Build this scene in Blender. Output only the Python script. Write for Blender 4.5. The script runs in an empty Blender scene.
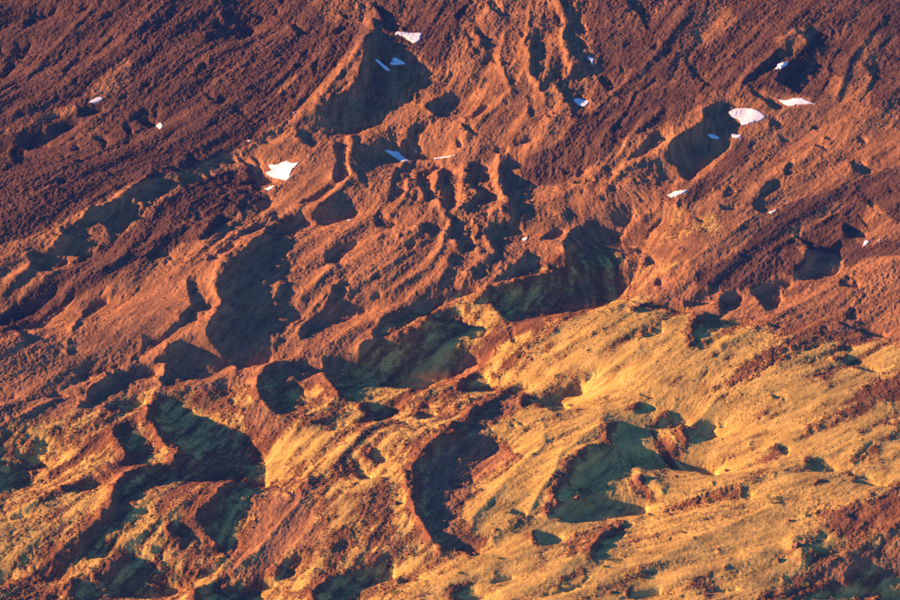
import bpy, math, random
import numpy as np

# ------------------------------------------------------------ camera, sky, sun
SC = bpy.context.scene
PITCH, SLOPE, SUN_EL = math.radians(24), math.radians(13), math.radians(14)
DIST, FRAME_W = 5000.0, 900.0            # a long lens from across the valley, 900 m of slope in frame
cam_data = bpy.data.cameras.new('camera')
cam_data.sensor_width = 36.0
cam_data.lens = 36.0 * DIST / FRAME_W
cam_data.clip_start, cam_data.clip_end = 10.0, 60000.0
camera = bpy.data.objects.new('camera', cam_data)
camera.location = (0, -DIST * math.cos(PITCH), DIST * math.sin(PITCH))
camera.rotation_euler = (math.pi / 2 - PITCH, 0, 0)
SC.collection.objects.link(camera)
SC.camera = camera

world = bpy.data.worlds.new('World')
SC.world = world
world.use_nodes = True
wn = world.node_tree
sky = wn.nodes.new('ShaderNodeTexSky')
sky.sky_type = 'NISHITA'
sky.sun_disc = False
sky.sun_elevation = SUN_EL
sky.sun_rotation = math.radians(-90)     # low sun on the left, square to the view
sky.altitude = 2000
sky.air_density, sky.dust_density, sky.ozone_density = 1.0, 0.0, 8.0
wn.links.new(sky.outputs[0], wn.nodes['Background'].inputs[0])
wn.nodes['Background'].inputs[1].default_value = 0.072

sun_data = bpy.data.lights.new('sun', 'SUN')
sun_data.energy = 5.0
sun_data.angle = math.radians(0.5)
sun_data.color = (1.0, 0.52, 0.24)
sun = bpy.data.objects.new('sun', sun_data)
sun.rotation_euler = (0, -(math.pi / 2 - SUN_EL), 0)
SC.collection.objects.link(sun)

SC.view_settings.view_transform = 'Standard'
SC.view_settings.look = 'None'
SC.view_settings.exposure = 1.68
SC.view_settings.gamma = 1.0
SC.view_settings.use_curve_mapping = False
SC.cycles.max_bounces = 4
SC.cycles.diffuse_bounces = 1
SC.cycles.use_denoising = False

# ---------------------------------------------------------------- survey data
# Outlines read off the photograph (x right, y down, 900 x 600), kept in small
# map sheets: (sheet origin x, y, units per pixel) -> list of outlines.
# They say where a ravine lies in shade; the terrain solver below turns them
# into crests and hollows of real height.
HOLLOWS = {
(0,0,5): [
 [(240,80),(275,30),(290,40),(262,75),(240,90)],[(110,130),(185,80),(190,105),(130,140)],[(70,240),(95,215),(100,240),(80,265),(60,255)],
 [(105,280),(130,230),(170,185),(160,215),(135,260),(110,300)],[(0,390),(60,310),(80,320),(40,370),(0,410)],[(510,80),(560,55),(570,75),(530,95)],
 [(780,120),(800,92),(815,100),(812,135),(790,145)],[(310,360),(370,300),(395,275),(405,285),(370,325),(330,370)],[(700,215),(740,190),(720,220)],
 [(830,80),(890,20),(895,30),(840,90)],[(710,450),(720,425),(745,410),(750,430),(720,460)],[(730,310),(770,270),(765,300),(740,318)],
 [(340,490),(350,475),(410,465),(415,480),(360,500)],[(0,450),(130,395),(135,405),(20,455)],[(390,560),(400,535),(440,528),(520,545),(520,555),(460,575),(410,580)],
 [(180,595),(250,572),(310,560),(300,580),(240,600)],[(590,500),(640,460),(638,490),(600,505)],[(560,535),(610,515),(600,535)],
 [(645,585),(680,560),(745,550),(745,600),(660,600)],[(770,590),(775,520),(795,515),(790,590)],[(380,65),(450,15),(460,20),(400,60)],
 [(0,0),(70,-5),(50,8),(0,12)],[(0,230),(12,235),(5,260),(0,262)],[(140,310),(170,295),(160,312)],[(440,470),(452,440),(456,470),(448,480)]],
(180,0,5): [
 [(205,0),(290,0),(270,25),(290,55),(275,95),(240,120),(225,95),(210,70),(230,40)],[(160,95),(180,90),(195,105),(220,110),(225,135),(190,140),(170,120)],
 [(130,195),(160,170),(190,160),(185,185),(150,205)],[(280,185),(300,155),(350,130),(372,145),(360,180),(310,200)],[(365,110),(400,75),(425,75),(420,95),(380,120)],
 [(465,70),(475,40),(495,45),(490,70)],[(495,10),(520,0),(525,15),(500,20)],[(560,130),(575,115),(595,140),(625,150),(605,178),(590,160)],
 [(790,65),(830,55),(840,75),(832,100),(815,80)],[(85,345),(130,312),(128,335),(100,365)],[(145,355),(190,330),(185,345),(155,365)],
 [(30,310),(60,295),(70,305),(40,320)],[(310,270),(320,245),(325,275),(315,290)],[(610,275),(640,245),(650,255),(625,280)],
 [(390,505),(420,475),(540,380),(530,395),(440,480)],[(200,490),(220,485),(225,515),(180,515)],[(262,530),(285,520),(300,545),(330,545),(320,580),(285,560)],
 [(340,445),(370,425),(375,435),(345,450)],[(735,500),(760,470),(835,405),(850,410),(770,490),(750,500)]],
(300,0,3): [
 [(205,108),(225,97),(260,108),(290,118),(315,158),(345,188),(395,212),(385,262),(335,280),(345,300),(300,318),(258,345),(240,372),(160,402),(130,385),(75,350),(45,335),(80,305),(140,275),(165,250),(185,190),(195,150)]],
(360,0,5): [
 [(60,20),(80,5),(110,30),(145,65),(160,95),(195,130),(190,155),(165,140),(120,125),(105,80)],[(0,20),(20,20),(20,110),(0,110)],
 [(70,95),(110,110),(170,140),(200,150),(190,165),(120,150),(80,120)],[(480,80),(520,40),(560,0),(570,10),(530,60),(500,100),(490,120)],
 [(635,15),(665,15),(700,55),(725,65),(710,85),(690,70),(660,45)],[(730,55),(750,60),(740,80),(720,75)],
 [(520,145),(535,140),(555,180),(575,195),(560,210),(575,245),(610,260),(600,280),(580,275),(555,220),(535,180)],
 [(565,140),(590,135),(625,175),(655,195),(650,240),(635,255),(610,220),(600,185)],[(640,265),(660,265),(690,305),(680,320),(630,300),(640,290)],
 [(550,100),(580,90),(590,110),(570,115)],[(880,150),(900,145),(900,400),(860,380),(850,340),(860,290),(850,250),(860,200)],[(800,180),(825,155),(830,170),(815,190)],
 [(840,490),(850,460),(870,500),(865,540),(875,580),(855,590),(845,540)],[(750,400),(770,390),(780,410),(760,420)],[(725,510),(745,505),(745,525),(730,530)],
 [(430,455),(455,480),(510,480),(500,520),(440,585),(380,590),(360,560),(320,535),(380,500),(410,490)],[(620,400),(640,395),(620,440),(600,440)],
 [(430,400),(460,370),(470,380),(440,430),(420,440)],[(550,590),(580,560),(640,520),(650,530),(580,590)]],
(540,0,5): [
 [(95,0),(150,0),(170,40),(195,80),(190,110),(230,140),(230,175),(205,185),(150,130),(130,60)],[(60,45),(75,50),(115,100),(115,135),(85,135),(80,90)],
 [(20,10),(35,15),(45,35),(30,40)],[(0,150),(15,160),(20,230),(38,265),(25,300),(0,290)],
 [(130,160),(150,150),(170,180),(235,215),(250,265),(275,300),(275,345),(240,345),(200,310),(150,260),(140,215)],[(150,360),(180,335),(210,335),(245,375),(200,410),(160,385)],
 [(80,410),(110,395),(170,395),(195,440),(190,470),(240,495),(250,520),(220,560),(200,600),(160,590),(150,520),(110,470),(85,440)],
 [(0,320),(45,350),(40,365),(0,390)],[(20,405),(60,365),(100,360),(95,385),(40,410)],[(0,415),(20,420),(35,450),(20,465),(0,455)],
 [(25,490),(45,500),(75,540),(60,545),(35,525)],[(20,560),(60,585),(50,590)],[(425,0),(480,0),(510,20),(555,60),(550,90),(520,100),(490,70),(455,40)],
 [(510,100),(530,105),(560,150),(535,160)],[(410,240),(450,215),(460,225),(430,245)],[(320,330),(355,320),(350,335)],
 [(300,390),(330,385),(370,435),(360,455),(330,450),(305,420)],[(400,335),(425,365),(410,370)],[(415,585),(440,540),(465,515),(460,545),(430,590)],
 [(690,205),(715,212),(700,222)],[(540,240),(590,230),(580,250)],[(510,560),(550,535),(540,555)]],
(600,0,3): [
 [(310,330),(350,310),(400,305),(410,330),(385,340),(390,350),(425,375),(415,400),(400,410),(380,450),(340,480),(300,510),(270,545),(245,530),(230,500),(190,470),(215,430),(270,390),(310,370)],
 [(75,485),(160,395),(205,415),(130,460)],[(440,270),(470,270),(520,300),(555,325),(530,335),(490,300)],[(430,250),(500,180),(580,140),(580,170),(510,215),(440,255)],
 [(610,95),(640,85),(690,110),(660,150),(630,180),(600,165),(625,130)],[(510,250),(560,195),(600,180),(640,185),(675,200),(630,225),(620,260),(600,285),(560,260),(525,240)],
 [(800,195),(840,205),(845,230),(800,290),(775,315),(800,280),(820,235)],[(880,170),(900,175),(895,190)],[(750,480),(780,485),(815,520),(790,525),(755,505)],
 [(765,400),(790,410),(805,430),(785,430)],[(510,375),(520,350),(550,375),(520,385)],[(535,405),(575,420),(550,430)],[(635,385),(665,380),(655,395)],
 [(550,510),(575,490),(580,520),(560,530)],[(475,580),(500,545),(540,540),(545,565),(500,590)],[(370,575),(390,560),(405,580),(380,590)],
 [(0,235),(20,230),(40,260),(25,275)],[(60,200),(75,215),(65,220)]],
(0,120,5): [
 [(60,105),(100,70),(200,55),(235,55),(230,30),(280,10),(400,0),(350,40),(270,80),(190,130),(150,145),(110,120)],[(40,150),(90,135),(130,150),(100,210),(75,225),(60,190)],
 [(0,130),(40,140),(20,170),(0,165)],[(350,130),(375,108),(400,125),(395,145),(365,150)],[(300,165),(325,175),(315,190)],[(370,205),(385,180),(415,210),(395,220)],
 [(225,190),(245,185),(240,205)],[(470,80),(500,65),(540,90),(535,130),(510,150),(515,110)],[(610,20),(640,0),(665,60),(655,75),(625,50)],
 [(700,0),(780,0),(785,25),(760,35),(710,20)],[(285,300),(370,285),(320,320),(290,325)],[(295,345),(330,335),(325,365),(300,370)],[(575,230),(600,220),(590,240)],
 [(730,270),(790,255),(860,280),(880,300),(865,340),(800,400),(750,435),(720,425),(690,400),(640,365),(630,350),(690,320),(740,300)],
 [(445,455),(520,425),(600,395),(650,400),(690,440),(695,480),(660,510),(620,555),(590,605),(555,605),(530,530),(500,505),(460,520),(440,605),(290,605),(310,550),(400,500)],
 [(820,80),(880,40),(885,45),(840,85)],[(800,235),(850,230),(900,240),(900,260),(820,250)]],
(180,120,5): [
 [(765,125),(780,105),(845,110),(830,170),(835,235),(850,280),(800,320),(770,310),(770,260),(785,190)],[(580,420),(660,380),(740,330),(790,320),(780,335),(700,390),(620,420)],
 [(865,130),(900,110),(900,310),(890,290),(880,240),(885,190),(870,170)],[(660,450),(740,390),(800,365),(835,375),(860,420),(890,460),(870,490),(800,505),(740,525),(700,510),(655,470)],
 [(490,495),(560,475),(620,465),(650,500),(655,520),(590,560),(560,590),(530,570)],[(400,605),(440,530),(520,500),(540,560),(530,605)],
 [(100,600),(180,485),(210,480),(275,545),(240,565),(180,590),(160,600)],[(300,560),(380,520),(500,475),(490,490),(400,540),(320,580),(290,580)],
 [(75,500),(85,455),(110,470),(115,500),(95,505)],[(0,570),(40,520),(45,465),(55,465),(55,520),(20,580)],[(200,380),(270,395),(320,440),(345,465),(320,470),(290,430),(240,400)],
 [(165,200),(190,170),(195,220),(195,255),(180,240)],[(200,165),(225,180),(270,195),(265,220),(230,200)],
 [(300,310),(350,290),(330,250),(380,240),(420,260),(440,290),(470,300),(440,335),(400,335),(340,320)],[(275,150),(300,145),(310,180),(370,225),(420,240),(400,250),(350,235),(300,200)],
 [(310,145),(335,160),(340,180),(315,170)],[(350,170),(380,180),(410,215),(395,220),(365,190)],[(0,210),(40,240),(80,290),(85,320),(40,345),(0,340)],
 [(60,185),(95,195),(100,225),(60,235),(40,215)],[(100,245),(160,265),(200,295),(170,290),(120,260)],[(410,390),(450,370),(455,420),(430,450),(380,475),(400,440)],
 [(605,70),(640,60),(680,110),(665,135),(640,120)],[(870,20),(750,0),(660,0),(740,30),(800,60),(850,80),(900,65),(900,0)]],
(360,120,5): [
 [(0,115),(50,115),(100,88),(150,95),(195,130),(240,95),(235,60),(280,20),(330,0),(350,12),(305,70),(290,115),(320,150),(370,175),(430,180),(415,195),(350,200),(290,198),(180,210),(100,222),(30,250),(15,262),(50,330),(45,350),(0,310)],
 [(0,5),(90,0),(85,15),(30,35),(0,50)],
 [(165,260),(180,235),(250,225),(270,205),(290,200),(270,235),(240,270),(225,310),(205,345),(235,350),(185,405),(140,410),(140,370),(160,310)],
 [(290,255),(340,245),(400,220),(420,225),(350,270),(325,285),(355,290),(350,350),(390,365),(395,400),(360,410),(300,430),(320,390),(310,350),(285,320)],
 [(390,255),(430,235),(470,250),(465,290),(460,340),(470,390),(495,415),(440,455),(415,430),(430,390),(415,350),(395,320)],
 [(545,205),(600,205),(640,225),(650,280),(645,310),(600,315),(640,345),(690,385),(680,405),(610,440),(570,465),(520,440),(550,400),(595,370),(550,330),(540,270)],
 [(440,470),(490,450),(530,480),(545,510),(560,500),(550,560),(560,605),(450,605),(440,560),(465,510)],
 [(700,225),(730,195),(780,190),(815,205),(815,240),(770,245),(740,235),(760,265),(850,295),(890,330),(850,355),(865,385),(850,405),(890,435),(870,470),(810,490),(805,545),(830,590),(790,605),(740,560),(690,540),(640,520),(700,510),(770,500),(740,460),(745,400),(735,360),(700,300)],
 [(610,540),(660,530),(720,560),(780,580),(770,605),(640,605)],[(660,150),(690,125),(735,135),(725,165),(680,165)],[(750,120),(830,90),(880,85),(860,105),(790,125)],
 [(500,10),(550,30),(590,60),(570,70),(530,40)],[(480,80),(500,95),(510,130),(490,140)],[(75,490),(95,455),(130,490),(190,525),(150,550),(80,530)],
 [(290,525),(350,510),(400,515),(390,570),(370,590),(340,560)],[(250,430),(270,380),(295,370),(280,420)]],
(540,120,5): [
 [(365,40),(390,0),(410,15),(390,50),(365,65)],[(350,90),(385,80),(395,105),(365,110)],[(110,240),(150,235),(150,260),(125,270)],[(180,265),(215,245),(225,265),(195,290)],
 [(160,310),(280,285),(270,295),(180,320)],[(120,470),(150,440),(190,455),(190,480),(160,505)],[(200,350),(215,345),(210,380)],
 [(360,480),(410,410),(470,430),(475,450),(460,490),(430,530),(380,510)],[(10,580),(90,530),(125,550),(90,590),(70,600),(0,600)],
 [(160,545),(220,530),(220,505),(300,495),(340,530),(400,550),(440,530),(400,580),(420,605),(120,605)],[(520,600),(540,550),(600,490),(620,490),(560,560),(540,600)],
 [(750,470),(800,490),(830,520),(790,505)]],
(720,120,5): [
 [(370,570),(420,545),(390,580),(450,600),(390,600)],[(620,520),(700,555),(740,590),(640,590),(610,550)],[(155,420),(200,380),(235,375),(220,420),(240,455),(210,470),(170,440)],
 [(15,365),(40,345),(75,355),(70,375),(30,385)],[(0,430),(40,435),(95,440),(70,450),(20,450)],[(690,465),(750,540),(740,545),(690,480)],[(740,400),(775,410),(770,440),(745,430)],[(840,350),(880,360),(850,370)]],
(0,240,5): [
 [(150,55),(230,45),(290,40),(270,-5),(460,-5),(470,70),(440,95),(370,120),(350,85),(330,75),(350,115),(260,150),(190,160),(150,110)],
 [(60,225),(90,180),(150,150),(200,170),(160,200),(100,240),(20,280),(0,290),(20,270)],
 [(0,370),(70,340),(150,320),(230,250),(280,205),(300,225),(280,260),(230,300),(160,360),(90,395),(0,420)],
 [(20,440),(100,420),(170,400),(250,340),(330,290),(350,255),(380,265),(340,305),(270,370),(200,425),(130,440),(180,490),(150,510),(110,480),(100,455)],
 [(410,345),(440,305),(520,270),(548,290),(490,330),(440,370),(420,385)],[(370,455),(385,400),(415,385),(410,420),(385,450)],[(340,540),(350,465),(365,490),(370,520),(375,570),(340,590)],
 [(740,85),(790,55),(845,70),(800,90),(760,100)],[(820,120),(840,95),(875,90),(840,125)],[(230,540),(260,530),(295,545),(260,575)],
 [(700,580),(720,480),(750,500),(800,490),(890,410),(900,440),(850,480),(760,540),(720,570)],[(640,600),(680,570),(700,580),(690,600)],[(790,580),(850,530),(900,490),(900,605),(760,605)]],
(180,240,5): [
 [(370,-5),(560,-5),(535,60),(525,100),(540,125),(530,185),(570,240),(565,290),(575,340),(610,380),(600,400),(545,420),(470,490),(445,550),(450,605),(240,605),(170,530),(130,470),(140,400),(200,380),(190,320),(230,310),(190,270),(190,210),(230,150),(250,110),(310,70),(350,30)],
 [(720,80),(760,45),(850,10),(900,10),(860,50),(810,100),(790,130),(730,120)],
 [(600,450),(650,400),(700,370),(740,300),(770,220),(850,210),(840,260),(820,290),(900,330),(900,370),(830,410),(720,460),(640,510),(600,490)],
 [(45,190),(75,150),(80,210),(100,250),(120,310),(165,330),(150,350),(90,365),(90,400),(0,440),(0,380),(60,330),(50,280),(35,230)],
 [(190,60),(220,40),(280,25),(260,50),(200,75)],[(130,100),(180,85),(205,95),(150,115)],[(0,500),(50,510),(90,530),(150,540),(200,605),(0,605)]],
(360,240,5): [
 [(80,420),(120,380),(200,350),(330,300),(450,255),(560,235),(590,250),(540,265),(480,290),(400,320),(350,365),(300,375),(200,440),(130,480),(80,480),(60,460)],
 [(440,100),(470,65),(510,90),(500,115),(470,135)],[(480,10),(520,-5),(560,-5),(585,35),(550,55),(500,60)],[(650,10),(750,-5),(745,50),(735,95),(690,125),(600,195),(570,190),(560,150),(620,110),(680,60)],
 [(650,210),(720,160),(790,110),(830,60),(850,50),(860,70),(905,90),(905,160),(830,185),(740,200)],
 [(600,270),(640,235),(740,210),(830,195),(905,180),(905,370),(850,380),(775,400),(720,385),(690,340),(640,300),(560,300)],
 [(0,520),(100,490),(170,500),(320,410),(350,370),(480,330),(520,350),(510,390),(600,400),(640,440),(610,480),(500,495),(480,515),(560,550),(610,605),(0,605)],
 [(745,450),(780,410),(770,450),(785,500),(760,510)],[(220,20),(290,0),(270,50),(240,70)],[(60,290),(90,240),(110,290)],[(0,340),(40,350),(0,380)]],
(540,240,5): [
 [(110,-5),(410,-5),(420,50),(440,75),(410,110),(430,140),(475,170),(460,210),(410,270),(390,295),(330,325),(200,360),(160,372),(80,365),(-5,355),(-5,180),(60,160),(120,140),(130,60)],
 [(480,340),(530,320),(650,325),(740,340),(770,350),(690,355),(600,340),(540,360),(490,365)],
 [(760,420),(790,380),(830,365),(905,370),(905,450),(850,470),(820,500),(825,550),(800,550),(770,510)],
 [(580,420),(610,400),(615,440),(600,460),(560,480),(510,490),(480,520),(520,470)],[(530,110),(555,85),(585,115),(540,130)],[(480,50),(510,30),(515,60),(490,70)],
 [(570,220),(600,185),(615,195),(610,230),(580,235)],[(760,295),(800,270),(880,240),(900,250),(830,280)]],
(720,240,5): [
 [(370,130),(420,90),(440,40),(440,20),(500,50),(560,60),(600,90),(600,140),(580,160),(500,190),(420,200),(380,170)],[(400,-5),(460,-5),(480,45),(550,40),(610,10),(600,90),(560,60),(490,50),(440,30)],
 [(590,220),(640,165),(670,190),(700,230),(650,235)],[(150,240),(300,200),(310,180),(370,200),(330,230),(290,250),(310,290),(290,330),(240,350),(210,320),(170,270),(130,235)],
 [(630,390),(640,350),(680,330),(690,390),(670,405)],[(560,400),(610,410),(700,430),(760,445),(820,465),(850,490),(770,485),(740,490),(690,450),(620,425)],
 [(500,440),(540,430),(545,465),(515,470)],[(230,420),(310,430),(300,445),(260,430)],[(580,540),(620,520),(680,545),(650,560),(590,555)],[(690,310),(740,255),(745,265),(700,320)],
 [(780,235),(800,225),(790,240)],[(0,280),(80,250),(120,270),(100,330),(50,350),(0,390)],[(-5,400),(100,400),(170,405),(100,425),(20,440),(-5,440)]],
(0,360,5): [
 [(70,70),(200,30),(190,40),(100,70)],[(60,0),(80,0),(105,25),(85,25)],[(200,10),(220,25),(200,30)],[(310,130),(360,90),(420,75),(460,95),(380,120),(330,140)],
 [(430,70),(530,35),(690,0),(600,30),(470,85)],[(240,175),(280,155),(345,180),(260,190)],[(150,270),(190,230),(220,240),(215,275),(180,290)],
 [(440,190),(430,140),(520,90),(560,60),(640,50),(700,20),(770,10),(780,70),(750,100),(700,110),(640,130),(640,160),(590,185),(540,210),(460,240),(380,250),(430,210)],
 [(525,235),(570,215),(700,200),(730,205),(680,250),(640,265),(560,265)],[(800,110),(830,60),(840,-5),(905,-5),(905,100),(840,135)],
 [(740,240),(800,195),(860,190),(905,215),(905,440),(850,440),(800,380),(770,320),(730,300)],[(870,470),(905,470),(905,605),(640,605),(620,570),(700,540),(830,530),(870,510)],
 [(560,340),(620,310),(690,300),(700,330),(690,350),(760,410),(770,450),(780,490),(760,525),(640,530),(580,520),(640,470),(600,410),(570,370)],
 [(100,480),(150,460),(210,490),(255,525),(210,545),(130,560),(170,590),(150,605),(0,605),(0,545),(60,535),(110,510)]],
(180,360,5): [
 [(-5,240),(60,250),(100,290),(200,310),(300,350),(360,390),(380,440),(420,470),(430,520),(430,605),(-5,605)],[(-5,-5),(450,-5),(440,15),(330,40),(300,55),(270,15),(200,50),(120,100),(-5,110)],
 [(390,90),(430,40),(520,20),(700,25),(720,60),(690,70),(600,110),(560,80),(540,90),(620,140),(640,210),(600,240),(520,275),(470,250),(420,200),(390,160)],
 [(720,-5),(905,-5),(905,210),(800,200),(790,150),(740,100),(720,60)],[(665,300),(740,290),(800,270),(750,310),(680,315)]],
(360,360,5): [
 [(-5,-5),(610,-5),(480,70),(400,95),(300,140),(130,135),(60,150),(70,195),(-5,210)],[(0,220),(80,215),(170,220),(205,240),(160,280),(90,305),(50,290)],
 [(480,160),(500,105),(560,70),(620,60),(640,100),(620,105),(690,140),(650,160),(560,165)],[(280,235),(340,215),(355,235),(300,250)],[(270,270),(320,258),(390,265),(350,285),(290,290)],
 [(700,185),(740,140),(800,110),(870,120),(800,150),(730,200),(690,235),(720,270),(650,290),(580,300),(540,290),(560,245),(600,230),(660,200)],
 [(810,190),(850,170),(900,175),(900,210),(840,230),(810,240)],
 [(460,310),(540,305),(620,300),(650,340),(660,380),(700,440),(680,460),(610,500),(560,550),(555,605),(270,605),(260,520),(330,460),(310,440),(350,410),(430,370),(490,360),(450,330)],
 [(30,470),(80,450),(130,480),(130,510),(80,520)],[(0,550),(60,590),(0,600)]],
(540,360,5): [
 [(0,190),(40,150),(110,150),(160,100),(200,110),(235,150),(200,180),(140,170),(110,200),(150,240),(70,255),(20,240),(0,220)],[(470,260),(475,225),(520,215),(585,240),(550,265),(500,270)],
 [(470,165),(530,170),(580,190),(540,185)],[(570,320),(620,290),(660,255),(690,260),(745,305),(700,325),(620,345),(530,325)],
 [(340,320),(390,310),(440,315),(480,330),(590,350),(600,360),(530,400),(540,440),(580,475),(640,480),(740,520),(840,535),(900,565),(850,575),(760,560),(690,550),(640,545),(570,555),(500,540),(400,605),(160,605),(130,540),(170,480),(250,430),(370,435),(330,390)],
 [(705,350),(760,330),(830,305),(870,310),(890,325),(860,350),(900,380),(860,400),(800,420),(760,425),(730,390)]],
(720,360,5): [
 [(590,-5),(690,-5),(710,35),(790,55),(760,65),(690,45),(640,20)],[(290,440),(310,420),(350,440),(340,470),(300,460)],[(430,545),(450,495),(520,490),(560,530),(600,555),(540,565)],
 [(0,320),(40,325),(0,335)],[(650,520),(700,465),(760,415),(770,420),(700,490)],[(600,555),(680,570),(760,590),(740,600)]],
(0,480,5): [
 [(-5,-5),(180,-5),(150,30),(100,50),(50,70),(-5,70)],[(300,45),(350,25),(470,0),(520,10),(470,45),(390,60),(320,65)],
 [(590,-5),(750,-5),(900,5),(860,15),(720,50),(690,80),(700,100),(660,130),(690,150),(740,145),(750,165),(700,180),(700,195),(640,215),(670,240),(620,260),(530,280),(560,300),(575,350),(540,380),(420,390),(350,430),(300,490),(200,515),(150,515),(230,470),(300,420),(370,350),(440,270),(500,220),(550,160),(570,80)],
 [(560,410),(620,375),(760,395),(800,450),(830,510),(900,530),(860,555),(720,590),(580,590),(500,530),(470,480),(540,460)],[(350,540),(400,510),(470,500),(510,560),(490,605),(350,590)],
 [(220,570),(290,565),(310,605),(230,605)],[(0,460),(70,460),(40,500),(0,525)],[(830,240),(900,210),(900,280),(850,270)],[(750,350),(800,335),(830,350),(780,365)]],
(180,480,5): [
 [(190,60),(270,10),(370,-5),(430,10),(430,40),(360,70),(345,120),(340,190),(300,270),(280,350),(245,385),(170,340),(190,320),(110,260),(130,250),(70,200),(90,150),(150,120)],
 [(0,230),(40,240),(100,300),(90,330),(0,355)],[(75,480),(100,450),(180,430),(230,390),(200,430),(140,475),(90,495)],
 [(80,530),(200,545),(320,545),(370,520),(430,500),(480,520),(400,560),(430,605),(70,605)],[(480,500),(490,420),(580,380),(620,375),(600,410),(575,440),(580,470),(520,490)],
 [(750,360),(820,290),(850,310),(830,345),(760,360)],[(650,560),(720,510),(740,480),(800,470),(905,445),(905,605),(680,605)]],
(360,480,5): [
 [(260,-5),(575,-5),(560,30),(460,60),(415,120),(420,150),(470,210),(430,240),(430,275),(530,315),(610,365),(575,385),(520,355),(440,340),(370,305),(320,220),(280,160),(265,100)],
 [(-5,450),(60,440),(90,390),(150,370),(150,410),(185,435),(160,460),(170,490),(60,530),(-5,560)],[(740,165),(770,145),(850,165),(820,180),(780,175)],[(200,490),(310,485),(250,510),(190,525)],
 [(860,265),(905,260),(905,330),(880,310)],[(440,590),(470,530),(510,520),(530,535),(600,540),(560,560),(640,580),(600,595),(500,600)],[(650,510),(700,490),(770,480),(740,500),(680,520)]],
(540,480,5): [
 [(60,40),(90,-5),(375,-5),(375,80),(430,105),(480,115),(535,135),(525,170),(460,180),(400,185),(330,205),(150,220),(100,190),(40,190),(30,140),(90,120)],
 [(-5,270),(70,270),(110,295),(90,320),(30,330),(-5,330)],[(260,345),(300,285),(360,250),(430,220),(470,225),(430,270),(390,320),(350,370),(320,400),(330,420),(280,425),(260,390)],
 [(400,590),(480,570),(580,550),(610,550),(590,575),(500,595)],[(640,305),(670,285),(660,310)]],
(720,480,5): [
 [(110,62),(165,80),(150,100),(100,92)],[(630,175),(700,180),(710,200),(680,210)],[(430,300),(520,280),(560,275),(510,310),(440,315)],
 [(490,360),(540,355),(580,355),(560,375),(530,385)],[(0,550),(90,545),(70,555),(0,565)],[(770,375),(800,355),(860,380),(820,395),(780,390)],
 [(650,430),(700,400),(750,415),(850,445),(900,455),(890,480),(900,525),(850,530),(790,580),(700,580),(640,590),(360,605),(370,575),(430,565),(500,540),(580,510),(640,530),(620,480)],
 [(830,560),(900,540),(900,605),(780,605),(800,580)]],
}
# narrow clefts and lava levees: (width in pixels, line)
CLEFTS = {
(180,0,5): [(2,[(895,150),(850,210),(830,260),(760,340),(690,430),(600,520),(555,590)]),(1.5,[(110,450),(160,500),(225,495)])],
(540,0,5): [(2.2,[(850,0),(835,60),(810,100),(775,145)]),(3,[(790,170),(810,210),(770,250),(740,290),(735,315),(770,360),(830,415),(850,430)]),(1.8,[(580,400),(540,435),(490,470),(460,520),(430,575),(400,600)])],
(600,0,3): [(2,[(680,70),(705,95),(695,115)]),(1.6,[(760,95),(730,140),(690,200),(695,230),(655,300)]),(1.6,[(490,430),(450,475),(400,530),(350,570)]),(1.8,[(160,245),(110,280),(95,320),(60,370),(40,400)])],
(720,120,5): [(1.6,[(740,380),(690,385),(560,460),(420,530),(370,570)]),(1.5,[(0,480),(60,525)])],
(540,120,5): [(1.6,[(410,130),(340,210),(280,280)]),(1.4,[(480,360),(560,450)])],
(0,120,5): [(1.6,[(200,130),(290,125),(400,60)]),(1.6,[(640,315),(540,370),(440,430)])],
(180,120,5): [(2,[(540,5),(480,50),(390,90),(310,130)])],
(0,240,5): [(1.6,[(860,0),(810,40),(750,75),(680,100),(620,150),(550,200),(500,265)]),(1.4,[(700,240),(620,310)])],
(540,480,5): [(2.2,[(0,580),(60,570),(140,550),(210,525),(245,485)]),(1.8,[(700,585),(790,570),(900,555)])],
(720,360,5): [(1.2,[(260,175),(330,210)])],
(720,480,5): [(1.6,[(670,5),(750,20),(830,35),(870,30)])],
(0,480,5): [(1.5,[(0,210),(100,190),(190,150)])],
(180,480,5): [(1.4,[(480,30),(620,100)])],
}
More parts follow.
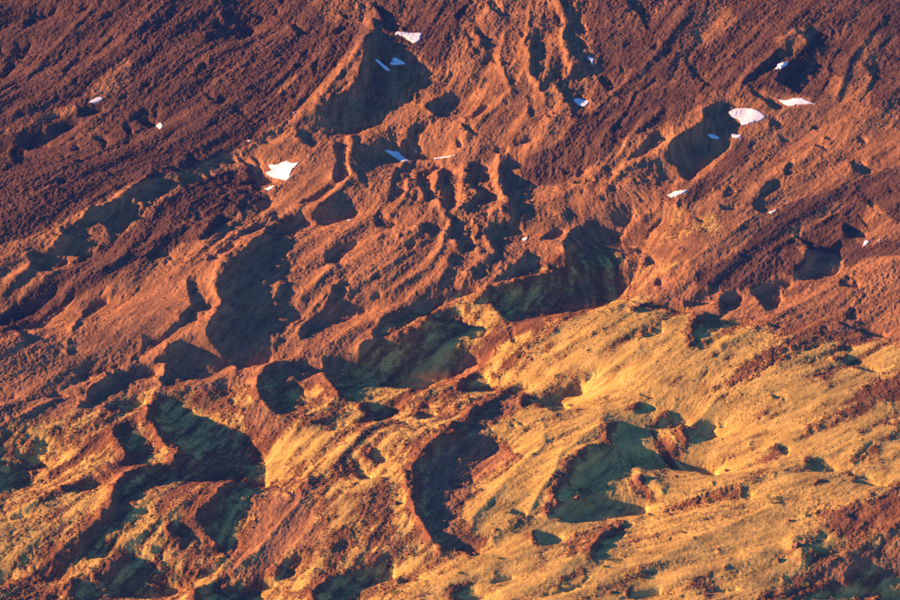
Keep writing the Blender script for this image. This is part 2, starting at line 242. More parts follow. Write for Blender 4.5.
# broken ground, half in shade
BROKEN = {
(0,0,5): [[(20,230),(150,150),(170,220),(60,340),(0,400),(0,300)],[(120,60),(300,10),(280,80),(120,150)],[(80,560),(200,520),(190,560),(100,575)],[(300,360),(420,270),(500,200),(490,240),(360,350)]],
(180,0,5): [[(730,170),(800,140),(830,130),(830,150),(770,185)],[(140,110),(380,60),(420,100),(300,210),(130,210)],[(230,470),(260,450),(230,510),(190,510)]],
(180,120,5): [[(350,130),(400,85),(460,70),(520,50),(500,80),(420,120)],[(560,40),(740,70),(680,140),(600,110)],[(280,330),(420,340),(400,480),(300,420)],[(0,140),(280,150),(300,330),(100,330),(0,280)]],
(600,0,3): [[(130,490),(200,460),(240,530),(200,580),(150,540)]],
(360,120,5): [[(180,490),(220,450),(250,470),(220,500)],[(620,530),(760,510),(780,600),(640,600)]],
(360,0,5): [[(370,240),(420,260),(500,280),(540,295),(520,310),(450,280)]],
(540,120,5): [[(230,430),(290,380),(340,370),(330,400),(250,450)],[(480,230),(560,280),(600,330),(560,380),(480,330)]],
(0,360,5): [[(110,410),(180,350),(330,330),(350,350),(290,390),(230,380),(240,470),(210,480),(150,450)],[(0,140),(100,170),(60,200),(0,220)],[(0,440),(110,430),(100,540),(0,560)]],
(180,360,5): [[(150,110),(250,95),(370,110),(350,140),(290,160),(290,200),(240,240),(160,240),(100,200),(90,150)],[(810,510),(850,480),(900,500),(900,600),(810,600)],[(660,300),(830,290),(840,350),(700,360)]],
(360,360,5): [[(640,300),(720,280),(800,290),(840,330),(770,345),(700,320)],[(130,310),(300,290),(350,310),(250,340)]],
(360,480,5): [[(70,80),(190,40),(190,100),(90,160)],[(0,100),(30,150),(0,190)]],
(720,120,5): [[(480,120),(540,140),(520,190),(480,160)],[(520,90),(580,90),(560,110)]],
(720,240,5): [[(380,370),(480,350),(420,420),(370,400)],[(450,480),(500,420),(560,430),(540,470)]],
(0,480,5): [[(640,380),(700,310),(720,370)],[(0,380),(40,340),(60,360)],[(80,420),(150,390),(140,440)]],
(540,480,5): [[(620,160),(650,120),(740,110),(820,85),(905,90),(905,115),(820,120),(720,155),(650,165)]],
(720,480,5): [[(-5,90),(70,65),(110,62),(165,80),(150,100),(80,105),(-5,125)]],
(540,360,5): [[(40,130),(150,100),(300,40),(290,70),(120,150),(60,160)]],
}
# sunlit knolls standing inside the shade
KNOLLS = {
(180,240,5): [[(425,215),(510,205),(540,210),(500,240),(470,295),(500,335),(470,330),(450,290),(445,250)],[(70,505),(110,490),(150,530),(200,585),(190,600),(140,545),(110,530)]],
(360,240,5): [[(520,360),(540,340),(600,360),(600,395),(530,390)]],
(0,480,5): [[(700,510),(800,515),(810,535),(740,535)]],
(540,480,5): [[(160,80),(190,65),(210,95),(180,105)]],
(0,240,5): [[(330,75),(420,80),(400,95),(350,105)]],
(0,120,5): [[(460,600),(450,530),(500,505),(530,530),(545,600)]],
(360,360,5): [[(270,60),(330,68),(395,85),(380,90),(310,75)]],
}
# ground cover, painted in order: (kind, value, outline in photo pixels)
COVER = [
 ('smooth',.5,[(600,-80),(1000,-80),(1000,260),(740,260),(690,200),(600,110)]),
 ('smooth',1,[(95,345),(75,350),(115,310),(180,265),(190,290),(190,310),(150,335),(100,352)]),('smooth',1,[(270,205),(300,180),(335,150),(336,165),(330,180),(300,205),(265,215)]),
 ('smooth',1,[(300,120),(370,40),(360,75),(330,95),(305,118)]),('smooth',.8,[(475,130),(480,110),(520,80),(560,90),(545,115),(500,140)]),('smooth',.8,[(790,190),(800,160),(830,155),(850,180),(820,190)]),
 ('smooth',.8,[(420,140),(425,125),(445,120),(460,135),(450,152),(430,152)]),('smooth',.7,[(640,260),(645,220),(670,208),(720,225),(690,260)]),('smooth',.8,[(-50,320),(0,285),(50,242),(70,240),(30,270)]),
 ('dark',.35,[(-100,-80),(1000,-80),(1000,130),(-100,130)]),
 ('dark',.95,[(-100,-80),(375,-80),(365,30),(345,55),(300,105),(250,145),(190,168),(140,182),(95,205),(30,238),(-100,270)]),
 ('dark',.05,[(92,98),(93,85),(128,57),(132,65),(130,78),(105,97)]),('dark',.2,[(25,120),(60,108),(80,104),(75,112),(40,122),(0,140),(0,130)]),('dark',.1,[(278,92),(296,70),(295,80),(275,98)]),
 ('dark',.4,[(305,0),(375,-20),(365,25),(330,25)]),
 ('dark',.85,[(0,318),(40,285),(70,265),(120,235),(160,205),(200,180),(250,165),(265,200),(235,215),(215,235),(180,245),(150,262),(120,272),(90,290),(60,310),(0,340)]),
 ('dark',.7,[(375,0),(470,0),(455,40),(470,60),(445,90),(430,95),(435,70),(420,50),(385,35)]),
 ('dark',.1,[(455,30),(480,0),(580,-20),(600,60),(600,100),(540,130),(420,150),(445,90)]),
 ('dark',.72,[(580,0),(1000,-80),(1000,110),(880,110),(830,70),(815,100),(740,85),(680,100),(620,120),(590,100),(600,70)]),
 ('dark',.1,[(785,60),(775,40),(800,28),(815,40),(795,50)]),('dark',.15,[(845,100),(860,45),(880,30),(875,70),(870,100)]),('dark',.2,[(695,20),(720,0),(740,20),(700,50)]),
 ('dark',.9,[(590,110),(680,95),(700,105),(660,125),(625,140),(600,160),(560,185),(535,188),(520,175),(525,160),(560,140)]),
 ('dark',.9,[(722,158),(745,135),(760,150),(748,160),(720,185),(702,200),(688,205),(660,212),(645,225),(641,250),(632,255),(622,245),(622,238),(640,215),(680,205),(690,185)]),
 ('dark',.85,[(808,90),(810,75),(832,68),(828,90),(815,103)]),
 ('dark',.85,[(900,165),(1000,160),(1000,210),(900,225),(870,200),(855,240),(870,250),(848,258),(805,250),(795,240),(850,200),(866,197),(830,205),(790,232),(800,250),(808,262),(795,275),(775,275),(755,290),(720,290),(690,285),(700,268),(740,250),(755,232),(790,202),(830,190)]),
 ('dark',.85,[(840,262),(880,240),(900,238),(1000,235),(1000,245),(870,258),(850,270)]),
 ('dark',.7,[(782,290),(800,283),(850,272),(845,283),(820,287),(790,300),(780,298)]),
 ('grass',.92,[(480,345),(520,335),(575,318),(640,300),(670,312),(690,310),(700,330),(740,322),(780,325),(800,336),(850,336),(880,345),(900,350),(1000,350),(1000,700),(400,700),(430,588),(470,560),(490,552),(455,515),(480,485),(530,455),(500,445),(490,430),(520,410),(545,395),(500,390),(480,395),(485,372)]),
 ('grass',.45,[(-100,440),(60,420),(150,395),(250,385),(330,380),(360,380),(420,375),(470,370),(500,400),(470,430),(440,450),(420,480),(440,540),(480,555),(430,590),(400,700),(-100,700)]),
 ('grass',.85,[(262,470),(280,440),(300,425),(330,430),(335,445),(290,465),(270,490)]),('grass',.7,[(-100,580),(0,515),(60,495),(110,475),(100,500),(60,540),(10,590)]),
 ('grass',.15,[(250,490),(270,480),(320,500),(330,540),(250,580),(210,590),(250,540)]),('grass',.1,[(270,440),(300,420),(250,395),(230,405)]),
 ('grass',.75,[(390,460),(410,470),(412,520),(395,520),(385,500)]),('grass',.7,[(330,500),(350,490),(360,520),(330,530)]),
 ('grass',.5,[(400,320),(500,290),(560,250),(620,250),(620,310),(560,318),(500,330),(430,380),(340,380)]),
 ('grass',.22,[(640,225),(690,205),(740,230),(700,260),(640,280),(560,330),(540,310),(620,270)]),
 ('grass',.15,[(835,318),(822,340),(790,350),(778,362),(755,385),(720,405),(690,420),(695,400),(740,365),(760,345),(790,325)]),
 ('red',.9,[(835,318),(822,340),(790,350),(778,362),(755,385),(720,405),(690,420),(695,400),(740,365),(760,345),(790,325)]),
 ('grass',.05,[(792,428),(848,404),(878,374),(900,374),(1000,374),(1000,400),(880,398),(858,412),(824,430),(800,431)]),
 ('red',1,[(792,428),(848,404),(878,374),(900,374),(1000,374),(1000,400),(880,398),(858,412),(824,430),(800,431)]),
 ('grass',.1,[(788,518),(816,502),(860,498),(900,488),(1000,480),(1000,520),(840,536),(815,530),(808,518)]),
 ('red',1,[(788,518),(816,502),(860,498),(900,488),(1000,480),(1000,520),(840,536),(815,530),(808,518)]),
 ('grass',.05,[(775,568),(795,544),(800,543),(828,556),(820,560),(790,562)]),('red',1,[(775,568),(795,544),(800,543),(828,556),(820,560),(790,562)]),
 ('grass',.1,[(745,420),(748,405),(772,408),(765,416),(748,425)]),('red',1,[(745,420),(748,405),(772,408),(765,416),(748,425)]),
 ('grass',.1,[(880,428),(900,415),(1000,415),(1000,438)]),('red',1,[(880,428),(900,415),(1000,415),(1000,438)]),
 ('grass',.05,[(660,514),(670,502),(690,500),(704,496),(735,492),(752,496),(735,502),(690,512)]),('red',.9,[(660,514),(670,502),(690,500),(704,496),(735,492),(752,496),(735,502),(690,512)]),
 ('grass',.2,[(740,480),(750,460),(780,445),(790,450),(770,470)]),('grass',.25,[(650,440),(690,425),(700,450),(670,460)]),('grass',.2,[(615,485),(640,478),(660,485),(630,500)]),
 ('grass',.2,[(560,540),(600,520),(630,520),(590,540),(570,570)]),('grass',.3,[(440,535),(470,520),(480,535),(465,545)]),('grass',.2,[(800,570),(860,545),(900,525),(1000,520),(1000,560),(840,590),(780,600)]),
 ('grass',.3,[(610,550),(640,535),(680,530),(660,545),(620,560)]),('grass',.3,[(800,380),(830,362),(850,372),(820,390)]),('grass',.35,[(850,460),(880,440),(870,465)]),
 ('grass',.3,[(500,360),(560,340),(600,320),(560,350),(510,380)]),('grass',.3,[(540,380),(600,365),(560,385)]),('grass',.35,[(690,440),(660,470),(680,470)]),
]
# lie of the land: (x, y, angle in the photo) along which lava, scree and gullies run
LINEATION = [(60,40,40),(150,80,42),(250,60,30),(300,100,45),(50,150,28),(150,170,25),(100,270,35),(150,300,35),(250,200,35),(370,70,60),(470,60,55),(480,110,40),(430,40,60),
 (560,60,112),(640,60,45),(600,100,40),(760,50,40),(840,70,45),(880,40,40),(650,30,60),(720,180,38),(800,170,35),(850,210,30),(440,190,85),(490,200,80),(400,270,35),(330,280,35),
 (240,290,60),(600,280,140),(560,330,30),(650,300,25),(700,350,40),(800,300,30),(850,330,25),(850,400,25),(780,440,15),(700,530,12),(800,580,20),(850,560,35),(600,400,15),(560,470,25),
 (500,500,25),(480,570,15),(60,540,40),(120,560,40),(50,480,30),(200,430,50),(220,540,60),(260,560,45),(330,500,45),(380,470,50),(420,410,25),(350,440,30),(120,430,30),(60,390,35),
 (440,480,120),(630,450,130),(360,90,125),(130,230,135),(690,150,130)]
# crest lines of the long ridges: (half width px, height m, line in photo pixels)
RIDGES = [
 (5,4,[(372,28),(355,55),(330,85),(300,118),(280,125),(240,150)]),
 (4,3.5,[(352,140),(347,160),(352,172),(345,185),(318,205),(290,222),(255,240),(240,248),(220,265),(212,285),(222,300),(205,325),(180,340),(150,350),(120,365),(90,385),(60,395),(0,425)]),
 (4,3.5,[(445,275),(430,285),(400,305),(360,325),(330,345),(300,360),(255,370),(200,385),(160,395),(130,408)]),
 (4,3.5,[(600,225),(560,250),(545,270),(530,277),(500,283),(480,295),(440,310),(390,335)]),
 (5,3,[(620,310),(580,315),(545,335),(500,355),(470,370),(440,385),(420,395),(390,410),(365,430),(340,455),(310,475),(300,500),(280,520),(255,550),(230,570),(200,590)]),
 (5,3,[(120,478),(100,515),(70,540),(40,565),(0,590)]),(5,3,[(180,505),(140,535),(110,555),(80,575),(50,595)]),
 (4,2.5,[(0,460),(40,440),(90,425),(130,405)]),(4,2.5,[(0,520),(60,490),(110,470),(150,465)]),(4,3,[(405,470),(408,485),(412,500),(425,530),(440,550)]),
 (4,3,[(558,5),(565,35),(570,60),(590,80)]),(4,3,[(530,5),(525,40),(530,70),(545,95)]),(4,2.5,[(505,30),(500,60),(510,90),(480,120),(460,140)]),
 (3,3,[(400,168),(408,185),(404,200),(390,215)]),(3,3,[(440,165),(435,190),(440,205),(445,215),(425,225),(400,235)]),
 (3.5,3,[(465,163),(462,190),(470,200),(455,210),(445,230),(440,250),(425,270),(380,295)]),(3.5,3,[(497,158),(500,185),(508,200),(490,215),(478,225),(475,245),(478,255)]),
 (5,4,[(0,290),(50,245),(90,215),(130,190),(150,178)]),(4,2.5,[(560,318),(600,300),(650,290),(700,270),(740,255)]),(4,3,[(660,110),(640,130),(610,160),(590,180),(560,195),(540,205)]),
 (4,3,[(700,125),(660,150),(630,165),(605,185)]),(3.5,2.5,[(795,30),(770,55),(740,85)]),(4,2.5,[(640,240),(645,215),(670,205),(700,215)]),
 (5,3,[(900,525),(860,545),(830,560),(800,580),(760,600)]),(6,2,[(780,505),(700,540),(640,570)]),
 (5,2.5,[(545,440),(520,470),(500,490),(470,520)]),(5,2.5,[(605,420),(565,450),(548,480),(530,510),(490,540)]),(3,2.5,[(0,330),(60,290),(100,270),(125,255),(150,245),(180,225),(220,205)]),
 (3,2.5,[(70,350),(75,325),(90,305),(110,290)]),(4,2.5,[(900,255),(850,275),(800,300),(760,325),(720,345)]),(3,2,[(20,300),(60,265),(100,245)]),
 (3,2.5,[(100,0),(60,40),(20,80),(0,95)]),(3,2,[(170,0),(120,45),(60,90),(10,115)]),(3,2,[(250,60),(200,95),(140,125),(80,160),(20,185)]),(3,2,[(330,50),(290,85),(240,125),(180,155)]),
 (4,2,[(640,350),(600,375),(560,395),(520,410)]),(4,2,[(900,430),(840,450),(780,470),(720,490)]),(4,2,[(720,400),(680,440),(640,470)]),(4,2,[(640,520),(600,540),(560,570),(500,590)]),
 (3,2,[(690,10),(660,50),(630,80),(590,110)]),(3,2,[(880,20),(850,60),(835,95)]),(3,2,[(780,10),(740,50),(700,90)]),(3,2,[(760,210),(720,240),(690,260)]),(3,2,[(860,200),(810,225),(770,250)]),
 (3,2.5,[(340,280),(310,310),(275,340)]),(3,2.5,[(380,240),(350,255),(320,280),(300,300)]),(3,2.5,[(420,240),(380,270),(340,300)]),(3,2,[(270,215),(230,240),(190,265)]),
]
RIDGES += [(8,6,[(796,549),(804,552)]),(8,4,[(672,443),(700,436)]),(6,4,[(640,479),(662,490)]),(8,3,[(425,140),(450,138)]),(10,3,[(660,235),(690,225)])]
# stretches of ground with a name of their own: kind, label, outlines of COVER that bound them
REGIONS = [
 ('lava_field', 'dark rough lava field filling the upper left slope', [10]),
 ('lava_flow', 'dark lava stream below the long shaded ridge on the left', [15]),
 ('lava_flow', 'dark lava patch at upper centre right of the ribbed ridges', [22]),
 ('lava_flow', 'dark narrow lava tongue curling round the orange dome', [23]),
 ('lava_flow', 'dark lobed lava in the bowl above the long white snow band', [24]),
 ('lava_flow', 'broad dark lava flow sweeping down from the right edge', [25]),
 ('grassy_slope', 'golden grass slope of the lower half', [28, 29]),
 ('rock_band', 'red brown lava band running down into the grass on the right', [39]),
 ('rock_band', 'smooth red brown band pointing left across the grass at the right edge', [41]),
 ('rock_outcrop', 'brown rocky outcrop above the small cone at lower right', [43]),
 ('rocky_cone', 'small brown rocky cone in the grass at lower right', [45]),
 ('rock_strip', 'thin dark rocky strip crossing the golden grass', [51]),
]
# snow patches: map sheet, outline, label
SNOW = [
 ((360,0,5),[(170,172),(185,155),(240,165),(310,165),(300,195),(270,218),(240,200),(215,180)],'white wedge of sunlit snow above the rim of the largest upper hollow'),
 ((360,0,5),[(65,293),(80,292),(115,320),(155,352),(130,352),(100,325)],'slanting sliver of blue snow inside the large shaded upper hollow'),
 ((360,0,5),[(150,292),(185,290),(225,315),(225,325),(180,322),(155,325),(145,312),(165,308)],'ragged blue snow right of the slanting sliver in the upper hollow'),
 ((0,0,5),[(437,515),(460,497),(500,485),(520,490),(500,503),(470,515)],'small white snow streak below the orange patch in dark upper left lava'),
 ((0,120,5),[(780,30),(805,10),(815,40),(800,48)],'small snow speck beside a shaded pit in the dark upper left lava'),
 ((180,120,5),[(425,260),(460,250),(440,230),(445,222),(490,222),(530,203),(560,212),(600,210),(580,235),(560,255),(550,285),(535,303),(500,295),(470,290),(435,275)],'large white sunlit snow patch at the foot of an orange slope, left of centre'),
 ((180,120,5),[(415,345),(440,338),(475,325),(460,345),(440,350)],'thin shaded snow strip just under the large white patch left of centre'),
 ((180,120,5),[(330,103),(365,98),(345,110)],'tiny snow fleck on the dark edge above the large white left patch'),
 ((180,120,5),[(635,185),(650,175),(655,180),(640,190)],'tiny sunlit snow fleck right above the large white left patch'),
 ((180,120,5),[(830,498),(862,495),(860,503),(832,504)],'tiny blue snow fleck low in a shaded dip below the ribbed ridges'),
 ((360,120,5),[(110,148),(135,150),(185,155),(205,175),(230,195),(255,205),(205,207),(175,190),(140,165)],'blue tapering snow tongue in shade above the row of ribbed ridges'),
 ((360,120,5),[(262,150),(285,152),(280,162),(265,158)],'tiny blue snow fleck right of the blue tapering tongue'),
 ((360,120,5),[(370,196),(420,184),(480,171),(488,174),(430,188),(380,198)],'thin snow line at the foot of the rounded orange knob above the ribs'),
 ((540,0,5),[(232,280),(250,285),(282,297),(270,310),(268,328),(250,322),(258,310),(240,298)],'jagged blue snow at the right end of a narrow shaded gully near the top'),
 ((540,0,5),[(170,498),(190,492),(250,508),(235,525),(215,535),(195,530),(172,510)],'compact blue snow patch below the jagged one, at the gully mouth'),
 ((720,0,5),[(270,348),(290,325),(345,305),(335,325),(310,345)],'blue snow strip inside the long slot of the upper right'),
 ((720,0,5),[(285,495),(330,500),(370,495),(410,490),(440,505),(490,520),(440,520),(390,520),(340,530),(310,515)],'long white snow band under the dark lobed bowl, upper right'),
 ((600,0,3),[(385,335),(410,325),(455,325),(480,335),(500,352),(480,362),(450,370),(425,377),(420,360),(395,352)],'broad snow field half in blue shade, largest of the upper right'),
 ((600,0,3),[(320,403),(340,402),(362,415),(350,418),(330,412)],'small blue snow strip deep in shade left below the broad snow field'),
 ((600,0,3),[(392,402),(425,403),(420,415),(400,415)],'small blue snow patch directly below the broad snow field'),
 ((600,0,3),[(200,585),(225,573),(265,570),(255,580),(215,593)],'isolated white snow lens at the lower tip of the long shaded hollow'),
 ((720,120,5),[(240,462),(295,448),(285,462),(260,472)],'small white snow patch beside a hooked shadow, right of centre'),
 ((720,240,5),[(703,40),(725,0),(750,5),(735,25)],'upright blue snow strip by a dark flow near the right edge'),
 ((720,240,5),[(778,8),(800,-5),(810,0),(790,8)],'tiny sunlit snow fleck right of the upright blue strip'),
 ((540,120,5),[(410,125),(430,115),(425,128)],'tiny snow speck on the lower end of a thin orange crest'),
 ((540,120,5),[(455,102),(475,95),(470,103)],'tiny snow speck further up the same thin orange crest'),
 ((360,120,5),[(815,380),(840,382),(830,390)],'tiny blue snow speck in the shaded rib valley right of the ribs'),
 ((360,120,5),[(810,595),(840,585),(835,600),(815,605)],'tiny snow speck at the bottom of the rib valley'),
 ((180,0,5),[(278,487),(290,487),(285,495)],'faint snow speck amid the dark lava of the upper left'),
 ((180,0,5),[(562,560),(574,558),(574,570),(564,570)],'bright snow speck on the dark edge of the long orange ridge'),
]
# boulders: photo x, y, width m, height m, label
ROCKS = [
 (577,498,7,2.2,'sunlit reddish boulder alone in the shaded ravine right of centre'),
 (684,303,7,8,'upright rust coloured pinnacle beside the shaded gully right of centre'),
 (640,478,16,6,'pointed crag topping the outcrop at the edge of the ravine'),
 (671,427,8,4,'brown crag on the crest of the rounded rocky knoll'),
 (610,591,6,3,'small brown boulder on golden grass near the bottom edge'),
 (832,552,5,3,'dark boulder at the tip of the cone shadow'),
 (780,560,7,3.5,'dark boulder at the left foot of the brown cone'),
 (790,520,5,3,'dark boulder at the left end of the brown outcrop'),
 (396,503,6,4,'dark boulder below the bright crest of the central ravine'),
 (234,501,6,4,'small sunlit rock in the shaded ravine of the lower left'),
 (121,512,4,2.5,'tiny sunlit rock in the dark gully of the lower left'),
 (31,442,5,3,'sunlit rock above the shaded pit at the left edge'),
 (303,415,5,4,'rough block on the crest above the pale grass fan'),
 (797,545,9,5,'rocky top of the brown cone in the golden grass'),
 (727,470,6,3,'low rock on the grass at the tip of the long shadow'),
 (383,459,4,2.5,'small rock standing out of the shade at the ravine head'),
]
# bushes: photo x, y, width m, height m, yellowish, label
BUSHES = [
 (768,498,6,5,True,'tallest yellow green bush standing alone on golden grass, right of the dark strip'),
 (772,503,5,3,True,'lower bush just in front of the tallest lone bush'),
 (633,575,7,3.5,True,'round yellow green bush with a dark shadow near the bottom centre right'),
 (615,561,11,2.5,True,'wide yellow green bush where the short ravine opens out'),
 (605,566,6,2,True,'small bush left of the wide one at the ravine mouth'),
 (590,556,6,3.5,False,'green bush on the rim at the foot of the short ravine'),
 (562,583,9,2,True,'flat yellow green bush above the thin dark wall at the bottom'),
 (682,532,7,2.2,True,'flat green bush below the scattered rocks on golden grass'),
 (710,502,9,2.5,False,'dark green bush at the end of the dark rocky strip'),
 (805,585,9,3,True,'yellow green bush on the bright crest at the lower right'),
 (864,579,9,3,False,'dark green bush in the shade of the lower right hollow'),
 (500,558,6,2,True,'low yellowish bush beneath the central ravine tail'),
 (511,531,4,2,True,'tiny yellowish bush on the grassy slope right of the central ravine'),
 (460,573,6,2,True,'low yellow bush on the pale track at bottom centre'),
 (393,592,13,2.2,True,'broad low yellow green bush under the rocky wall at bottom left of centre'),
 (355,420,10,2.2,True,'broad low green bush on the orange ridge left of centre'),
 (570,405,10,2.2,True,'broad low green bush at the right end of the small shaded dip'),
 (228,597,8,2.5,False,'bright green bush in the shade on the bottom edge'),
]
TESTING = False
# ------------------------------------------------------------ terrain solver
rng = np.random.default_rng(7)
TS, TE = math.tan(SLOPE), math.tan(SUN_EL)
NX, NY = 1110, 970
DX, DY = 0.93, 1.125
X1 = (np.arange(NX) - NX / 2 + .5) * DX
Y1 = -506.0 + np.arange(NY) * DY
X, Y = np.meshgrid(X1, Y1)
Z0 = Y * TS

def project(x, y, z):
    """photo coordinates of points on the slope (the view is 900 x 600)"""
    cp, sp = math.cos(PITCH), math.sin(PITCH)
    ry, rz = y + DIST * cp, z - DIST * sp
    depth = ry * cp - rz * sp
    up = ry * sp + rz * cp
    k = DIST / depth
    return 450 + x * k, 300 - up * k

def blur(a, sx, sy, pad=True):
    """gaussian blur, sigma in cells"""
    px, py = int(3 * sx) + 1, int(3 * sy) + 1
    b = np.pad(a, ((py, py), (px, px)), mode='edge') if pad else a
    fx = np.exp(-2 * (np.pi * np.fft.rfftfreq(b.shape[1]) * sx) ** 2)
    fy = np.exp(-2 * (np.pi * np.fft.fftfreq(b.shape[0]) * sy) ** 2)
    b = np.fft.irfft2(np.fft.rfft2(b) * fx[None, :] * fy[:, None], s=b.shape)
    return b[py:py + a.shape[0], px:px + a.shape[1]] if pad else b

def inside(poly, px, py):
    m = np.zeros(px.shape, bool)
    q = poly[-1]
    for p in poly:
        if p[1] != q[1]:
            c = (p[1] > py) != (q[1] > py)
            m ^= c & (px < (q[0] - p[0]) * (py - p[1]) / (q[1] - p[1]) + p[0])
        q = p
    return m

RS = 2                                     # raster cells per photo pixel
U0, V0, UW, VH = -100, -80, 1100, 760

def paint(ras, poly, value):
    us, vs = [p[0] for p in poly], [p[1] for p in poly]
    i0, i1 = max(0, int((min(us) - U0) * RS) - 1), min(UW * RS, int((max(us) - U0) * RS) + 2)
    j0, j1 = max(0, int((min(vs) - V0) * RS) - 1), min(VH * RS, int((max(vs) - V0) * RS) + 2)
    if i1 <= i0 or j1 <= j0:
        return
    px, py = np.meshgrid(U0 + (np.arange(i0, i1) + .5) / RS, V0 + (np.arange(j0, j1) + .5) / RS)
    m = inside(poly, px, py)
    ras[j0:j1, i0:i1][m] = value

def sheet(key, pts):
    return [(key[0] + p[0] / key[2], key[1] + p[1] / key[2]) for p in pts]

def lookup(ras, u, v, margin=60):
    """read a raster at photo coordinates; the border of the photo carries on a little way"""
    uc, vc = np.clip(u, 1, 899), np.clip(v, 1, 599)
    i = np.clip(((uc - U0) * RS), 0, UW * RS - 2)
    j = np.clip(((vc - V0) * RS), 0, VH * RS - 2)
    i0, j0 = i.astype(int), j.astype(int)
    fi, fj = i - i0, j - j0
    w = ras[j0, i0] * (1 - fi) * (1 - fj) + ras[j0, i0 + 1] * fi * (1 - fj) + ras[j0 + 1, i0] * (1 - fi) * fj + ras[j0 + 1, i0 + 1] * fi * fj
    d = np.maximum(np.abs(u - uc), np.abs(v - vc))
    return w, np.clip((margin - d) / 30, 0, 1)

shade = np.zeros((VH * RS, UW * RS))
for k, polys in BROKEN.items():
    for p in polys: paint(shade, sheet(k, p), 0.42)
for k, polys in HOLLOWS.items():
    for p in polys: paint(shade, sheet(k, p), 1.0)
for k, lines in CLEFTS.items():
    for w, pts in lines:
        q = sheet(k, pts)
        for a, b in zip(q[:-1], q[1:]):
            n = math.hypot(b[0] - a[0], b[1] - a[1]) + 1e-6
            ox, oy = -(b[1] - a[1]) / n * w / 2, (b[0] - a[0]) / n * w / 2
            e = .4
            tx, ty = (b[0] - a[0]) / n * e, (b[1] - a[1]) / n * e
            paint(shade, [(a[0] + ox - tx, a[1] + oy - ty), (b[0] + ox + tx, b[1] + oy + ty), (b[0] - ox + tx, b[1] - oy + ty), (a[0] - ox - tx, a[1] - oy - ty)], 1.0)
for k, polys in KNOLLS.items():
    for p in polys: paint(shade, sheet(k, p), 0.0)
shade = blur(shade, 1.7, 1.7, False)
COV = {n: np.zeros((VH * RS, UW * RS)) for n in ('dark', 'grass', 'red', 'smooth')}
for kind, val, poly in COVER: paint(COV[kind], poly, val)
for n in COV: COV[n] = blur(COV[n], 5 if n != 'grass' else 14, 5 if n != 'grass' else 14, False)

# long crests, as a relief of their own
crests = np.zeros((VH * RS, UW * RS))
for w, hgt, line in RIDGES:
    for p, q in zip(line[:-1], line[1:]):
        i0, i1 = int((min(p[0], q[0]) - 3 * w - U0) * RS), int((max(p[0], q[0]) + 3 * w - U0) * RS)
        j0, j1 = int((min(p[1], q[1]) - 3 * w - V0) * RS), int((max(p[1], q[1]) + 3 * w - V0) * RS)
        px, py = np.meshgrid(U0 + (np.arange(i0, i1) + .5) / RS, V0 + (np.arange(j0, j1) + .5) / RS)
        ex_, ey_ = q[0] - p[0], q[1] - p[1]
        tt = np.clip(((px - p[0]) * ex_ + (py - p[1]) * ey_) / (ex_ ** 2 + ey_ ** 2), 0, 1)
        d = np.hypot(px - p[0] - tt * ex_, py - p[1] - tt * ey_) / w
        crests[j0:j1, i0:i1] = np.maximum(crests[j0:j1, i0:i1], hgt * np.exp(-d ** 1.4))
crests = blur(crests, 1.5, 1.5, False)

# ---- noise that runs along the lie of the land
def flow_field():
    u, v = project(X[::10, ::10], Y[::10, ::10], Z0[::10, ::10])
    c = np.zeros_like(u); s = np.zeros_like(u); w = np.zeros_like(u) + 1e-9
    for (a, b, ang) in LINEATION:
        t = math.atan2(math.sin(math.radians(ang)) / 0.62, math.cos(math.radians(ang)))
        k = np.exp(-((u - a) ** 2 + (v - b) ** 2) / (2 * 42 ** 2)) + 1e-7 / ((u - a) ** 2 + (v - b) ** 2 + 10)
        c += k * math.cos(2 * t); s += k * math.sin(2 * t); w += k
    t = 0.5 * np.arctan2(s, c)
    t2 = lambda f: np.kron(f, np.ones((10, 10)))[:NY, :NX]
    c2, s2 = blur(t2(np.cos(2 * t)), 16, 16), blur(t2(np.sin(2 * t)), 16, 16)
    t = 0.5 * np.arctan2(s2, c2)
    return np.cos(t), np.sin(t)
FX, FY = flow_field()

def streaks(noise, length, step=1.0):
    """smear noise along the flow field"""
    acc = noise.copy(); n = 1.0
    for sgn in (1, -1):
        x, y = np.meshgrid(np.arange(NX, dtype=np.float32), np.arange(NY, dtype=np.float32))
        dxp, dyp = FX.astype(np.float32), FY.astype(np.float32)
        for k in range(int(length / 2 / step)):
            i = np.clip(x, 0, NX - 1).astype(np.int32); j = np.clip(y, 0, NY - 1).astype(np.int32)
            fx, fy = FX[j, i], FY[j, i]
            flip = np.sign(fx * dxp + fy * dyp); flip[flip == 0] = 1
            dxp, dyp = fx * flip, fy * flip
            x += sgn * dxp * step / DX; y += sgn * dyp * step / DY
            i = np.clip(x, 0, NX - 1).astype(np.int32); j = np.clip(y, 0, NY - 1).astype(np.int32)
            w = 1 - k * step / (length / 2)
            acc += w * noise[j, i]; n += w
    acc -= acc.mean()
    return acc / acc.std()

